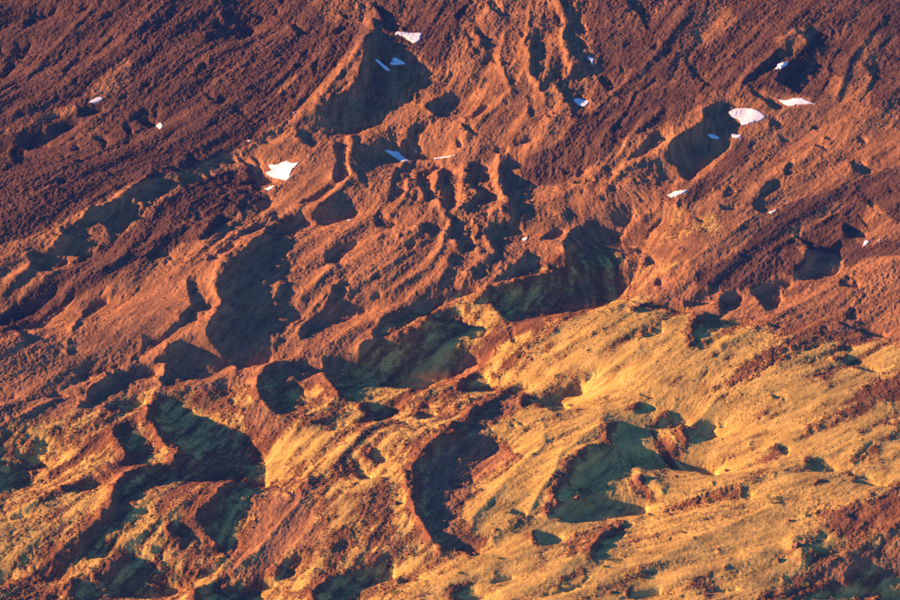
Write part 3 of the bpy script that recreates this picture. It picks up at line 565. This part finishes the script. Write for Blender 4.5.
def white(): return rng.standard_normal((NY, NX))
def unit(a): a = a - a.mean(); return a / a.std()
N_FINE = streaks(blur(white(), .45, .45), 7)
N_MID = streaks(blur(white(), 1.5, 1.4), 26, 1.2)
N_BIG = streaks(blur(white(), 4.5, 4.2), 230, 3)
N_ISO1 = unit(blur(white(), .55, .5))
N_ISO3 = unit(blur(white(), 2.5, 2.2))
N_ISO9 = unit(blur(white(), 9, 8))
N_ISO30 = unit(blur(white(), 32, 28))
N_LINE = streaks(blur(white(), 3.2, 3.0), 130, 3)
LINES = np.exp(-(N_LINE / .13) ** 2) * np.clip(.5 + .9 * N_ISO9 + .5 * N_BIG, 0, 1.3)      # thin levees and gullies along the flow
DARKISH = lookup(COV['dark'], *project(X, Y, Z0))[0]
GRASSY = lookup(COV['grass'], *project(X, Y, Z0))[0]
LINES = blur(LINES, .5, .5) * (.22 + .30 * DARKISH) * (1 - .9 * GRASSY)
JAG = .11 * N_ISO3 + .15 * N_MID + .15 * N_ISO1 + .08 * N_BIG

CROWD = np.clip(3.2 * blur(lookup(shade, *project(X, Y, Z0))[0], 26, 22) - .25, 0, 1)      # closely surveyed ground needs no invented relief
PADX, PADY = 100, 80
KX = 2 * np.pi * np.fft.rfftfreq(NX + 2 * PADX, DX)[None, :]
KY = 2 * np.pi * np.fft.fftfreq(NY + 2 * PADY, DY)[:, None]
def relax_to(a, near, rho, lam=.14, mu=1 / 150.0):
    """relief whose slope along the light is a, smooth across it, and close to a given relief"""
    pw = ((PADY, PADY), (PADX, PADX))
    num = np.fft.rfft2(np.pad(a, pw)) * (-1j * KX)
    if rho: num = num + rho * np.fft.rfft2(np.pad(near, pw, mode='linear_ramp'))
    r = np.fft.irfft2(num / (KX ** 2 + lam * KY ** 2 + mu ** 2 + rho), s=(NY + 2 * PADY, NX + 2 * PADX))
    return r[PADY:-PADY, PADX:-PADX]

EDGE = np.clip(np.minimum(np.minimum(X1 - X1[0], X1[-1] - X1)[None, :], np.minimum(Y1 - Y1[0], Y1[-1] - Y1)[:, None]) / 25, 0, 1)
R = np.zeros_like(X)
COLS = np.arange(NX)[None, :]

def wanted_shade(r):
    u, v = project(X, Y, Z0 + r)
    s, m = lookup(shade, u, v)
    return ((np.maximum(s, LINES) + JAG * (.35 + .65 * (s < .99)) * (np.where(s > .03, 1 - .3 * CROWD, .72 - .3 * GRASSY - .25 * CROWD))) * m > .5), u, v

def target(S, lit_gain):
    prev = np.concatenate([np.zeros((NY, 1), bool), S[:, :-1]], 1)
    start = np.maximum.accumulate(np.where(S & ~prev, COLS, 0), 1)
    nxt = np.concatenate([S[:, 1:], np.zeros((NY, 1), bool)], 1)
    end = np.minimum.accumulate(np.where(S & ~nxt, COLS, NX - 1)[:, ::-1], 1)[:, ::-1]
    n = np.maximum(end - start + 1, 1)
    t = (COLS - start + .5) / n
    soft = np.clip(90.0 / (n * DX), .55, 1.0)            # long ravines are not proportionally deeper
    g_sh = -.85 * soft * (1 - t) * (1 - 3 * t)     # steep below the crest, easing out to the far side
    f = blur(S.astype(float), 60 / DX, 25)
    sm = blur(S.astype(float), 7, 4)
    lee, brow = np.roll(sm, 10, 1), np.roll(sm, -10, 1)             # slopes steepen to the crest and ease off past the shade
    g_lit = TE / np.clip(1 - f, .42, 1) * lit_gain * np.clip(1 - .55 * lee + .4 * brow, .35, 1.5)
    return np.where(S, g_sh, g_lit) - TE

def run_pos(S):
    prev = np.concatenate([np.zeros((NY, 1), bool), S[:, :-1]], 1)
    nxt = np.concatenate([S[:, 1:], np.zeros((NY, 1), bool)], 1)
    start = np.maximum.accumulate(np.where(S & ~prev, COLS, 0), 1)
    end = np.minimum.accumulate(np.where(S & ~nxt, COLS, NX - 1)[:, ::-1], 1)[:, ::-1]
    return COLS - start + 1, end - COLS + 1

def fit(r, S, depth):
    """the nearest relief, crest and far side moved alike, on which the low sun shades the surveyed hollows"""
    h = r + X * TE
    pm = np.maximum.accumulate(np.where(S, -1e6, h), 1)
    sm = np.minimum.accumulate(np.where(S, 1e6, h)[:, ::-1], 1)[:, ::-1]
    pm = np.where(pm < -1e5, sm, pm); sm = np.where(sm > 1e5, pm, sm)
    lit = .5 * (pm + sm)
    roof = np.maximum.accumulate(np.where(S, -1e6, lit), 1)
    roof = np.where(roof < -1e5, lit, roof)
    return np.where(S, np.minimum(h, roof - depth), lit) - X * TE

GAIN = np.clip(1.0 + (1 - .45 * GRASSY) * (1 - .75 * CROWD) * (.09 * N_ISO9 + .36 * N_BIG + .13 * N_ISO30) + .10 * GRASSY * N_ISO9, .3, 2.0)
dual = np.zeros_like(R)
OUTER = 7
for it in range(OUTER):
    S, u, v = wanted_shade(R)
    cr, cm = lookup(crests, u + 1.2 * N_ISO9, v + 1.2 * N_BIG)
    a = blur((target(S, GAIN) + np.gradient(cr * cm, DX, axis=1)) * EDGE, .1, 1.2)
    ks, ke = run_pos(S)
    depth = np.minimum(np.minimum(.12 * ks, .05 * ke), 1.2)
    rn = relax_to(a, R, 0) if it == 0 else R
    dual *= .9
    for _ in range(6):
        o = fit(rn + dual, S, depth)
        dual = np.clip(dual + rn - o, -25, 25)
        rn = relax_to(a, o - dual, .004)
    rn = rn - rn.mean()
    R = rn if it == 0 else .35 * R + .65 * rn
    if TESTING:
        hh = R + X * TE
        print(it, 'agree', (wanted_shade(R)[0] == (hh < np.maximum.accumulate(hh, 1) - .05)).mean(), abs(rn - R).mean(), R.std())
depth = np.minimum(np.minimum(.25 * ks, .10 * ke), 1.6)
for _ in range(4):
    R = R + .9 * blur(fit(R, S, depth) - R, .6, .9)
S, u, v = wanted_shade(R)
# ------------------------------------------------------------ ground cover and roughness
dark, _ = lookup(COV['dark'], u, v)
grass, _ = lookup(COV['grass'], u, v)
red, _ = lookup(COV['red'], u, v)
smooth, _ = lookup(COV['smooth'], u, v)
red = np.maximum(red, np.clip((grass - .12) / .2, 0, 1) * .72)      # rock among the grass is browner than the cinder above
sf = S.astype(float)                                     # rocky rims stand over the steep side of each hollow
rim = np.clip(1.7 * blur(np.roll(sf, -7, 1) * (1 - np.roll(sf, 5, 1)), 4, 3.2) + .18 * N_ISO3 - .1, 0, 1)
grass = grass * (1 - .75 * rim) + (grass > .05) * (.10 * N_MID + (.06 + .20 * grass) * N_BIG + .10 * N_ISO9) * (1 - rim)
grass = np.clip(grass, 0, 1)
dark = np.clip(dark + .12 * N_BIG * (dark > .1), 0, 1)
rock = np.clip(1 - grass, 0, 1)
ub = blur(sf, 3.5, 3)
verge = np.clip(4 * ub * (1 - ub), 0, 1) * rock          # broken ground along the edge of every hollow
mixed = np.clip(1 - abs(grass - .36) / .3, 0, 1) * (lookup(COV['grass'], u, v)[0] > .2)   # shrubs and rock among thin grass
brow = np.clip(lookup(crests, u, v)[0] / 3, 0, 1) * rock
ROUGH = (N_FINE * (.045 + .065 * rock + .05 * dark) + N_MID * (.04 + .06 * rock + .04 * dark) + N_ISO1 * (.06 + .14 * rock + .04 * dark + .08 * mixed)
         + N_ISO3 * (.04 + .06 * rock + .22 * rim + .20 * verge + .18 * mixed + .16 * brow) + N_BIG * (.25 + .2 * rock))
ROUGH *= EDGE * (1 - .45 * smooth) * np.clip(1.05 + .18 * N_ISO30 + .16 * N_ISO9, .65, 1.5)      # rubble and smoother ash in patches
Zs = Z0 + R                                              # smooth lie of the land
ZT = Zs + ROUGH

def col_link(o): SC.collection.objects.link(o); return o

def mesh_obj(name, verts, faces, mat, parent=None, smooth=False):
    me = bpy.data.meshes.new(name)
    me.from_pydata([tuple(map(float, p)) for p in verts], [], [tuple(map(int, f)) for f in faces])
    me.materials.append(mat)
    if smooth: me.polygons.foreach_set('use_smooth', [True] * len(me.polygons))
    o = col_link(bpy.data.objects.new(name, me))
    if parent: o.parent = parent
    return o

def quad_mesh(name, V, F, mat, smooth=True):
    """fast mesh from numpy quads or triangles"""
    me = bpy.data.meshes.new(name)
    k = F.shape[1]
    me.vertices.add(len(V)); me.vertices.foreach_set('co', V.astype(np.float32).ravel())
    me.loops.add(F.size); me.loops.foreach_set('vertex_index', F.astype(np.int32).ravel())
    me.polygons.add(len(F)); me.polygons.foreach_set('loop_start', (np.arange(len(F)) * k).astype(np.int32))
    me.polygons.foreach_set('use_smooth', np.full(len(F), smooth))
    me.update(calc_edges=True)
    me.materials.append(mat)
    return col_link(bpy.data.objects.new(name, me))

# ------------------------------------------------------------ materials
class NT:
    def __init__(s, name):
        s.m = bpy.data.materials.new(name); s.m.use_nodes = True
        s.t = s.m.node_tree; s.b = s.t.nodes['Principled BSDF']
        s.b.inputs['Roughness'].default_value = .95
        s.b.inputs['Specular IOR Level'].default_value = .1
        s.co = s.t.nodes.new('ShaderNodeTexCoord').outputs['Object']
    def n(s, kind, **kw):
        nd = s.t.nodes.new(kind)
        for k, val in kw.items(): setattr(nd, k, val)
        return nd
    def link(s, a, b): s.t.links.new(a, b)
    def noise(s, scale, detail=4, rough=.6, vec=None, lo=0.0, hi=1.0):
        nd = s.n('ShaderNodeTexNoise'); nd.inputs['Scale'].default_value = scale
        nd.inputs['Detail'].default_value = detail; nd.inputs['Roughness'].default_value = rough
        s.link(vec or s.co, nd.inputs['Vector'])
        r = s.n('ShaderNodeMapRange'); r.inputs[1].default_value, r.inputs[2].default_value = lo, hi
        s.link(nd.outputs['Fac'], r.inputs[0]); return r.outputs[0]
    def math(s, op, a, b, clamp=False):
        nd = s.n('ShaderNodeMath', operation=op, use_clamp=clamp)
        for i, x in enumerate((a, b)):
            if hasattr(x, 'is_linked'): s.link(x, nd.inputs[i])
            else: nd.inputs[i].default_value = x
        return nd.outputs[0]
    def step(s, x, lo, hi):
        r = s.n('ShaderNodeMapRange', interpolation_type='SMOOTHSTEP')
        r.inputs[1].default_value, r.inputs[2].default_value = lo, hi
        s.link(x, r.inputs[0]); return r.outputs[0]
    def mix(s, f, a, b):
        nd = s.n('ShaderNodeMix', data_type='RGBA')
        if hasattr(f, 'is_linked'): s.link(f, nd.inputs[0])
        else: nd.inputs[0].default_value = f
        for i, x in ((6, a), (7, b)):
            if hasattr(x, 'is_linked'): s.link(x, nd.inputs[i])
            else: nd.inputs[i].default_value = (*x, 1)
        return nd.outputs[2]
    def bump(s, h, strength, dist):
        nd = s.n('ShaderNodeBump'); nd.inputs['Strength'].default_value = strength; nd.inputs['Distance'].default_value = dist
        s.link(h, nd.inputs['Height']); s.link(nd.outputs[0], s.b.inputs['Normal'])
    def done(s, c): s.link(c, s.b.inputs['Base Color']); return s.m

def ground_material():
    s = NT('volcanic_ground')
    at = s.n('ShaderNodeAttribute', attribute_name='cover')
    sep = s.n('ShaderNodeSeparateColor'); s.link(at.outputs['Color'], sep.inputs[0])
    dk, gr, rd = sep.outputs[0], sep.outputs[1], sep.outputs[2]
    n_grain = s.noise(.9, 3, .75, lo=.25, hi=.75)
    n_patch = s.noise(.06, 5, .6, lo=.3, hi=.7)
    n_broad = s.noise(.012, 4, .55, lo=.3, hi=.7)
    scoria = s.mix(n_patch, SCORIA_A, SCORIA_B)
    scoria = s.mix(s.math('MULTIPLY', n_broad, .5), scoria, SCORIA_C)
    scoria = s.mix(s.step(n_grain, .62, .95), scoria, (.05, .028, .022))
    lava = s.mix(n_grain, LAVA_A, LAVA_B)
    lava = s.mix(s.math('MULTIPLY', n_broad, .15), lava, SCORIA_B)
    redc = s.mix(n_grain, RED_A, RED_B)
    gnoise = s.noise(.16, 4, .65, lo=.25, hi=.75)
    grassc = s.mix(n_patch, GRASS_A, GRASS_B)
    grassc = s.mix(s.math('MULTIPLY', s.step(gnoise, .55, 1.0), .6), grassc, GRASS_C)
    c = s.mix(s.step(s.math('ADD', dk, s.math('MULTIPLY', s.math('SUBTRACT', gnoise, .5), .5)), .3, .75), scoria, lava)
    c = s.mix(s.step(s.math('ADD', rd, s.math('MULTIPLY', s.math('SUBTRACT', gnoise, .5), .6)), .35, .7), c, redc)
    gk = s.math('ADD', gr, s.math('MULTIPLY', s.math('SUBTRACT', gnoise, .5), .55))
    gk = s.math('ADD', gk, s.math('MULTIPLY', s.math('SUBTRACT', n_grain, .5), .8))
    grassc = s.mix(s.step(s.noise(1.1, 2, .6), .57, .72), grassc, GRASS_D)
    c = s.mix(s.step(gk, .25, .62), c, grassc)
    tone = s.n('ShaderNodeMapRange'); s.link(at.outputs['Alpha'], tone.inputs[0])
    tone.inputs[3].default_value, tone.inputs[4].default_value = .62, 1.38          # streaks of paler and darker scree
    vm = s.n('ShaderNodeVectorMath', operation='SCALE'); s.link(c, vm.inputs[0]); s.link(tone.outputs[0], vm.inputs['Scale'])
    c = vm.outputs[0]
    s.bump(s.noise(.9, 5, .75), .7, .5)
    return s.done(c)

def plain(name, a, b, scale=.8, bump=.4):
    s = NT(name)
    c = s.mix(s.noise(scale, 4, .65, lo=.25, hi=.75), a, b)
    if bump: s.bump(s.noise(scale * 2.5, 4, .7), bump, .2)
    return s.done(c)

SCORIA_A, SCORIA_B, SCORIA_C = (.325, .155, .062), (.26, .12, .052), (.37, .185, .075)
LAVA_A, LAVA_B = (.122, .063, .041), (.079, .044, .032)
RED_A, RED_B = (.27, .112, .042), (.19, .078, .032)
GRASS_D = (.20, .10, .05)
GRASS_A, GRASS_B, GRASS_C = (.56, .385, .095), (.48, .31, .075), (.34, .215, .06)
M_GROUND = ground_material()
M_SCRUB = plain('dry_scrub', (.16, .085, .04), (.09, .055, .03), .3, 0)
M_SHRUB = plain('rusty_shrub', (.30, .13, .045), (.20, .09, .035), .3, 0)
M_BLOCK = plain('lava_block', (.17, .08, .05), (.09, .048, .036), .3, 0)
M_ROCK = plain('crag_rock', (.26, .12, .07), (.14, .066, .042), .7, .6)
M_LEAF = plain('bush_leaf', (.20, .19, .035), (.12, .14, .03), .5, 0)
M_LEAF2 = plain('bush_leaf_yellow', (.36, .30, .05), (.24, .21, .04), .5, 0)
M_WOOD = plain('bush_wood', (.12, .08, .05), (.07, .05, .035), 2, 0)
def snow_material():
    s = NT('old_snow')
    at = s.n('ShaderNodeAttribute', attribute_name='melt')
    thin = s.math('ADD', at.outputs['Fac'], s.math('MULTIPLY', s.math('SUBTRACT', s.noise(.8, 4, .7, lo=.25, hi=.75), .5), .35))
    c = s.mix(s.noise(.25, 4, .6, lo=.3, hi=.7), (.94, .93, .92), (.86, .85, .84))
    s.bump(s.noise(.5, 4, .6), .15, .3)
    s.b.inputs['Roughness'].default_value = .6
    return s.done(s.mix(s.step(thin, .42, .68), (.42, .33, .29), c))      # grit shows where the edge has melted thin
M_SNOW = snow_material()

# ------------------------------------------------------------ the mountainside, one sheet
def steps(n, first, grow): return np.cumsum(first * grow ** np.arange(n))
ex = np.concatenate([steps(36, 1.2, 1.1), steps(36, 1.2, 1.1)[-1] + steps(7, 60, 1.5)])
ey = ex * 1.2
xs = np.concatenate([X1[0] - ex[::-1], X1, X1[-1] + ex])
ys = np.concatenate([Y1[0] - ey[::-1], Y1, Y1[-1] + ey])
pad = len(ex)
fall = lambda d: np.exp(-d / 90.0)
GX, GY = np.meshgrid(xs, ys)
dist_out = np.maximum(np.maximum(X1[0] - GX, GX - X1[-1]), np.maximum(np.maximum(Y1[0] - GY, GY - Y1[-1]), 0))
def fold(a, lo, hi):                       # the country beyond the frame carries on in the same manner
    w = hi - lo; t = np.mod(a - lo, 2 * w)
    return lo + np.where(t > w, 2 * w - t, t)
OX, OY = fold(GX, X1[0], X1[-1]), fold(GY, Y1[0], Y1[-1])
def bil(a, x, y):
    fi = np.clip((x - X1[0]) / DX, 0, NX - 1.001); fj = np.clip((y - Y1[0]) / DY, 0, NY - 1.001)
    i, j = fi.astype(int), fj.astype(int); fi, fj = fi - i, fj - j
    return a[j, i] * (1 - fi) * (1 - fj) + a[j, i + 1] * fi * (1 - fj) + a[j + 1, i] * (1 - fi) * fj + a[j + 1, i + 1] * fi * fj
rel = np.pad(ZT - Z0, pad, mode='edge') * fall(dist_out) + bil(ZT - Z0, OX, OY) * .55 * (1 - fall(dist_out)) * (dist_out > 0)
rel += np.clip(dist_out / 400, 0, 1) * 14 * (np.sin(GX / 310 + .7 * np.sin(GY / 420)) + np.sin(GY / 270 + GX / 700))
GZ = GY * TS + rel
ny, nx = GX.shape
idx = np.arange(nx * ny).reshape(ny, nx)
F = np.stack([idx[:-1, :-1], idx[:-1, 1:], idx[1:, 1:], idx[1:, :-1]], -1).reshape(-1, 4)
V = np.stack([GX, GY, GZ], -1).reshape(-1, 3)
cov = np.stack([bil(c_, OX, OY) for c_ in (dark, grass, red, np.clip(.5 + .2 * N_MID + .12 * N_FINE, 0, 1))], -1).reshape(-1, 4)
# one unbroken sheet, told apart by what covers it: cinder, lava flows, grass, bare rock bands
region = np.zeros((VH * RS, UW * RS))
GROUND = [('mountainside', 'rust coloured cinder slope with long sunlit ridges')]
for name, label, polys in REGIONS:
    GROUND.append((name, label))
    for k in polys: paint(region, COVER[k][2], float(len(GROUND) - 1))
ru = np.clip(u + .8 * N_ISO3, 1, 899); rv = np.clip(v + .8 * N_MID, 1, 599)
rid = region[((rv - V0) * RS).astype(int), ((ru - U0) * RS).astype(int)]
rid = rid[((OY - Y1[0]) / DY + .5).astype(int).clip(0, NY - 1), ((OX - X1[0]) / DX + .5).astype(int).clip(0, NX - 1)][:-1, :-1].ravel()
for k, (name, label) in enumerate(GROUND):
    f = F[rid == k]
    if not len(f): continue
    used, inv = np.unique(f, return_inverse=True)
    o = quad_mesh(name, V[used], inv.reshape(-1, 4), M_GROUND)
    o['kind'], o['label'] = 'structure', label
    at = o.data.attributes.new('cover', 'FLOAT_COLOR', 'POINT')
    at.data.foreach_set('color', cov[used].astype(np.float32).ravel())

# ------------------------------------------------------------ helpers to stand things on the slope
UT, VT = project(X, Y, ZT)
def spot(pu, pv):
    """ground point seen at a place in the photo: the nearest to the viewer of those that project there"""
    d = (UT - pu) ** 2 + (VT - pv) ** 2
    c = np.argwhere(d < max(1.2, d.min() + .3))
    j, i = c[0]
    return float(X1[i]), float(Y1[j]), float(ZT[j, i])

# ------------------------------------------------------------ snow patches
def snow_patch(key, pts, label):
    poly = sheet(key, pts)
    m = inside(poly, UT, VT)
    if m.sum() < 3:
        cu, cv = sum(p[0] for p in poly) / len(poly), sum(p[1] for p in poly) / len(poly)
        m |= (abs(UT - cu) < 2) & (abs(VT - cv) < 2)
    jj, ii = np.nonzero(m)
    x0, x1, y0, y1 = X1[ii.min()] - 3, X1[ii.max()] + 3, Y1[jj.min()] - 3, Y1[jj.max()] + 3
    st = .5 if (x1 - x0) < 30 else .7
    gx, gy = np.meshgrid(np.arange(x0, x1, st), np.arange(y0, y1, st * 1.2))
    zt, zs = bil(ZT, gx, gy), bil(ZSM, gx, gy)
    pu, pv = project(gx, gy, zt)
    jag = bil(N_ISO3, gx, gy) * .5
    ins = inside(poly, pu + jag, pv + jag * .6)
    h = blur(ins.astype(float), 2.2, 2.0)
    one = np.zeros_like(ins); one.flat[np.argmax(np.where(ins, h, -1))] = True        # keep the patch in one piece
    for _ in range(400):
        g = np.pad(one, 1); n = one.sum()
        one = ins & (g[1:-1, 1:-1] | g[:-2, 1:-1] | g[2:, 1:-1] | g[1:-1, :-2] | g[1:-1, 2:])
        if one.sum() == n: break
    ins = one
    z = np.where(ins, np.maximum(zs, .35 * zs + .65 * zt) + .12 + .55 * h, zt - .5)
    idx = np.arange(gx.size).reshape(gx.shape)
    q = (ins[:-1, :-1].astype(int) + ins[1:, :-1] + ins[:-1, 1:] + ins[1:, 1:]) > 0
    f = np.stack([idx[:-1, :-1][q], idx[:-1, 1:][q], idx[1:, 1:][q], idx[1:, :-1][q]], -1)
    if not len(f): return
    used, inv = np.unique(f, return_inverse=True)
    V = np.stack([gx, gy, z], -1).reshape(-1, 3)[used]
    base = V.mean(0); base[2] = V[:, 2].min()
    o = quad_mesh('snow_patch', V - base, inv.reshape(-1, 4), M_SNOW)
    o.location = base
    at = o.data.attributes.new('melt', 'FLOAT', 'POINT')
    at.data.foreach_set('value', h.ravel()[used].astype(np.float32))
    o['label'], o['category'], o['group'] = label, 'snow', 'snow patches left in the hollows'
ZSM = blur(Zs + blur(ROUGH, 2, 1.8), 2, 1.8)
for key, pts, label in SNOW: snow_patch(key, pts, label)

# ------------------------------------------------------------ crags and boulders
def rock_mesh(name, w, h, seed):
    r = random.Random(seed)
    import bmesh
    bm = bmesh.new()
    bmesh.ops.create_icosphere(bm, subdivisions=3, radius=1)
    planes = [(np.array([r.uniform(-1, 1), r.uniform(-1, 1), r.uniform(-.3, 1)]), r.uniform(.55, .85)) for _ in range(11)]
    for vt in bm.verts:
        p = np.array(vt.co)
        for n, d in planes:
            n = n / np.linalg.norm(n); k = p @ n
            if k > d: p = p - n * (k - d) * .9
        p *= 1 + r.uniform(-.06, .06)
        vt.co = (p[0] * w / 2, p[1] * w / 2 * .9, p[2] * h)
    me = bpy.data.meshes.new(name); bm.to_mesh(me); bm.free(); me.materials.append(M_ROCK)
    return me
for k, (pu, pv, w, h, label) in enumerate(ROCKS):
    x, y, z = spot(pu, pv)
    o = col_link(bpy.data.objects.new('boulder', rock_mesh('boulder', w, h, 40 + k)))
    o.location = (x, y, z - .15 * h); o.rotation_euler = (0, 0, k * 1.3)
    o['label'], o['category'], o['group'] = label, 'boulder', 'boulders and crags on the slope'

# ------------------------------------------------------------ bushes
def bush(pu, pv, w, h, yellow, label, seed):
    r = random.Random(seed)
    x, y, z = spot(pu, pv)
    root = col_link(bpy.data.objects.new('bush', None)); root.location = (x, y, z - .1)
    root['label'], root['category'], root['group'] = label, 'bush', 'green bushes on the grass'
    V, Fc = [], []
    for k in range(7):                                   # stems, each a tapered three-sided twig
        a, l = r.uniform(0, 6.28), r.uniform(.5, .9)
        tx, ty, tz = math.cos(a) * w * .3 * l, math.sin(a) * w * .3 * l, h * l
        b = len(V)
        for q in range(3): V.append((.09 * math.cos(q * 2.1), .09 * math.sin(q * 2.1), -.3))
        for q in range(3): V.append((tx + .03 * math.cos(q * 2.1), ty + .03 * math.sin(q * 2.1), tz))
        for q in range(3): Fc.append((b + q, b + (q + 1) % 3, b + 3 + (q + 1) % 3, b + 3 + q))
    mesh_obj('stem', V, Fc, M_WOOD, root)
    V, Fc = [], []
    lobes = [(r.uniform(-.5, .5) * w * .7, r.uniform(-.5, .5) * w * .6, h * r.uniform(.35, .7), r.uniform(.22, .38)) for _ in range(max(4, int(w)))]
    for k in range(int(220 + w * 45)):
        lx, ly, lz, lr = r.choice(lobes)
        d = [r.gauss(0, 1) for _ in range(3)]; n = math.sqrt(sum(q * q for q in d)) + 1e-6
        rad = r.uniform(.55, 1.05) ** .6
        p = (lx + d[0] / n * rad * lr * w * .6, ly + d[1] / n * rad * lr * w * .6, max(.05, lz + d[2] / n * rad * lr * h * 1.2))
        s = r.uniform(.16, .34)
        a = [r.gauss(0, 1) for _ in range(3)]; c = [r.gauss(0, 1) for _ in range(3)]
        na = math.sqrt(sum(q * q for q in a)) + 1e-6; nc = math.sqrt(sum(q * q for q in c)) + 1e-6
        b = len(V)
        for sa, sc in ((-1, 0), (0, -.6), (1, 0), (0, .6)):
            V.append(tuple(p[q] + s * (sa * a[q] / na + sc * c[q] / nc) for q in range(3)))
        Fc.append((b, b + 1, b + 2, b + 3))
    mesh_obj('foliage', V, Fc, M_LEAF2 if yellow else M_LEAF, root)
for k, (pu, pv, w, h, yl, label) in enumerate(BUSHES): bush(pu, pv, w, h, yl, label, 90 + k)

# ------------------------------------------------------------ scrub and loose blocks nobody could count
def scatter(name, label, cat, density, count, smin, smax, flat, mat, seed):
    g = np.random.default_rng(seed)
    p = (density * (UT > -15) * (UT < 915) * (VT > -15) * (VT < 615)).ravel()
    pick = g.choice(p.size, count, p=p / p.sum())
    j, i = np.divmod(pick, NX)
    x, y = X1[i] + g.uniform(-.5, .5, count) * DX, Y1[j] + g.uniform(-.5, .5, count) * DY
    z = bil(ZT, x, y)
    s = smin + (smax - smin) * g.random(count) ** 2.2
    rot = g.uniform(0, 6.28, count)
    base = np.array([(1, 0, .1), (.15, .95, .25), (-1, .1, .05), (-.1, -1, .15), (.1, .05, 1), (0, 0, -.6)])
    V = base[None] * (1 + g.uniform(-.35, .35, (count, 6, 3))) * s[:, None, None] * np.array([1, 1, flat])
    c, sn = np.cos(rot)[:, None], np.sin(rot)[:, None]
    V = np.stack([V[..., 0] * c - V[..., 1] * sn + x[:, None], V[..., 0] * sn + V[..., 1] * c + y[:, None], V[..., 2] + z[:, None]], -1)
    tri = np.array([(0, 1, 4), (1, 2, 4), (2, 3, 4), (3, 0, 4), (1, 0, 5), (2, 1, 5), (3, 2, 5), (0, 3, 5)])
    F = (tri[None] + (np.arange(count) * 6)[:, None, None]).reshape(-1, 3)
    o = quad_mesh(name, V.reshape(-1, 3), F, mat, False)
    o['label'], o['category'], o['kind'] = label, cat, 'stuff'
clump = np.clip(.5 + .5 * N_ISO9 + .3 * N_ISO3, .03, 3)
scatter('scrub', 'low dark scrub dotted over the golden grass', 'scrub', (grass > .25) * clump * (1.15 - .75 * grass), 30000, .25, .75, .8, M_SCRUB, 3)
scatter('shrubs', 'dense low rusty shrubs among rock and thin grass', 'shrubs', mixed * np.clip(.6 + .7 * N_ISO3 + .3 * N_MID, .02, 3), 22000, .45, 1.25, .85, M_SHRUB, 5)
scatter('lava_blocks', 'loose angular lava blocks strewn over rims and flows', 'rocks', np.clip(1 - grass, 0, 1) * (.25 + rim + .5 * dark) * np.clip(.6 + .6 * N_ISO3, .05, 3), 26000, .3, 1.15, .8, M_BLOCK, 4)

# ------------------------------------------------------------ the blue evening air between the lens and the slope
def haze_box():
    m = bpy.data.materials.new('evening_haze'); m.use_nodes = True
    t = m.node_tree; t.nodes.clear()
    out = t.nodes.new('ShaderNodeOutputMaterial'); vol = t.nodes.new('ShaderNodeVolumePrincipled')
    vol.inputs['Color'].default_value = (.08, .22, 1.0, 1)
    vol.inputs['Density'].default_value = HAZE_DENSITY
    t.links.new(vol.outputs[0], out.inputs['Volume'])
    x, y0, y1, z0, z1 = 2700, -4900, 2900, float(GZ.min()) - 1.5, max(float(GZ.max()), camera.location.z) + 25
    V = [(a, b, c) for a in (-x, x) for b in (y0, y1) for c in (z0, z1)]
    o = mesh_obj('haze', V, [(0, 1, 3, 2), (4, 6, 7, 5), (0, 4, 5, 1), (2, 3, 7, 6), (0, 2, 6, 4), (1, 5, 7, 3)], m)
    o['kind'] = 'stuff'; o['label'] = 'thin blue evening haze in front of the slope'; o['category'] = 'haze'
HAZE_DENSITY = 0.9e-5
haze_box()
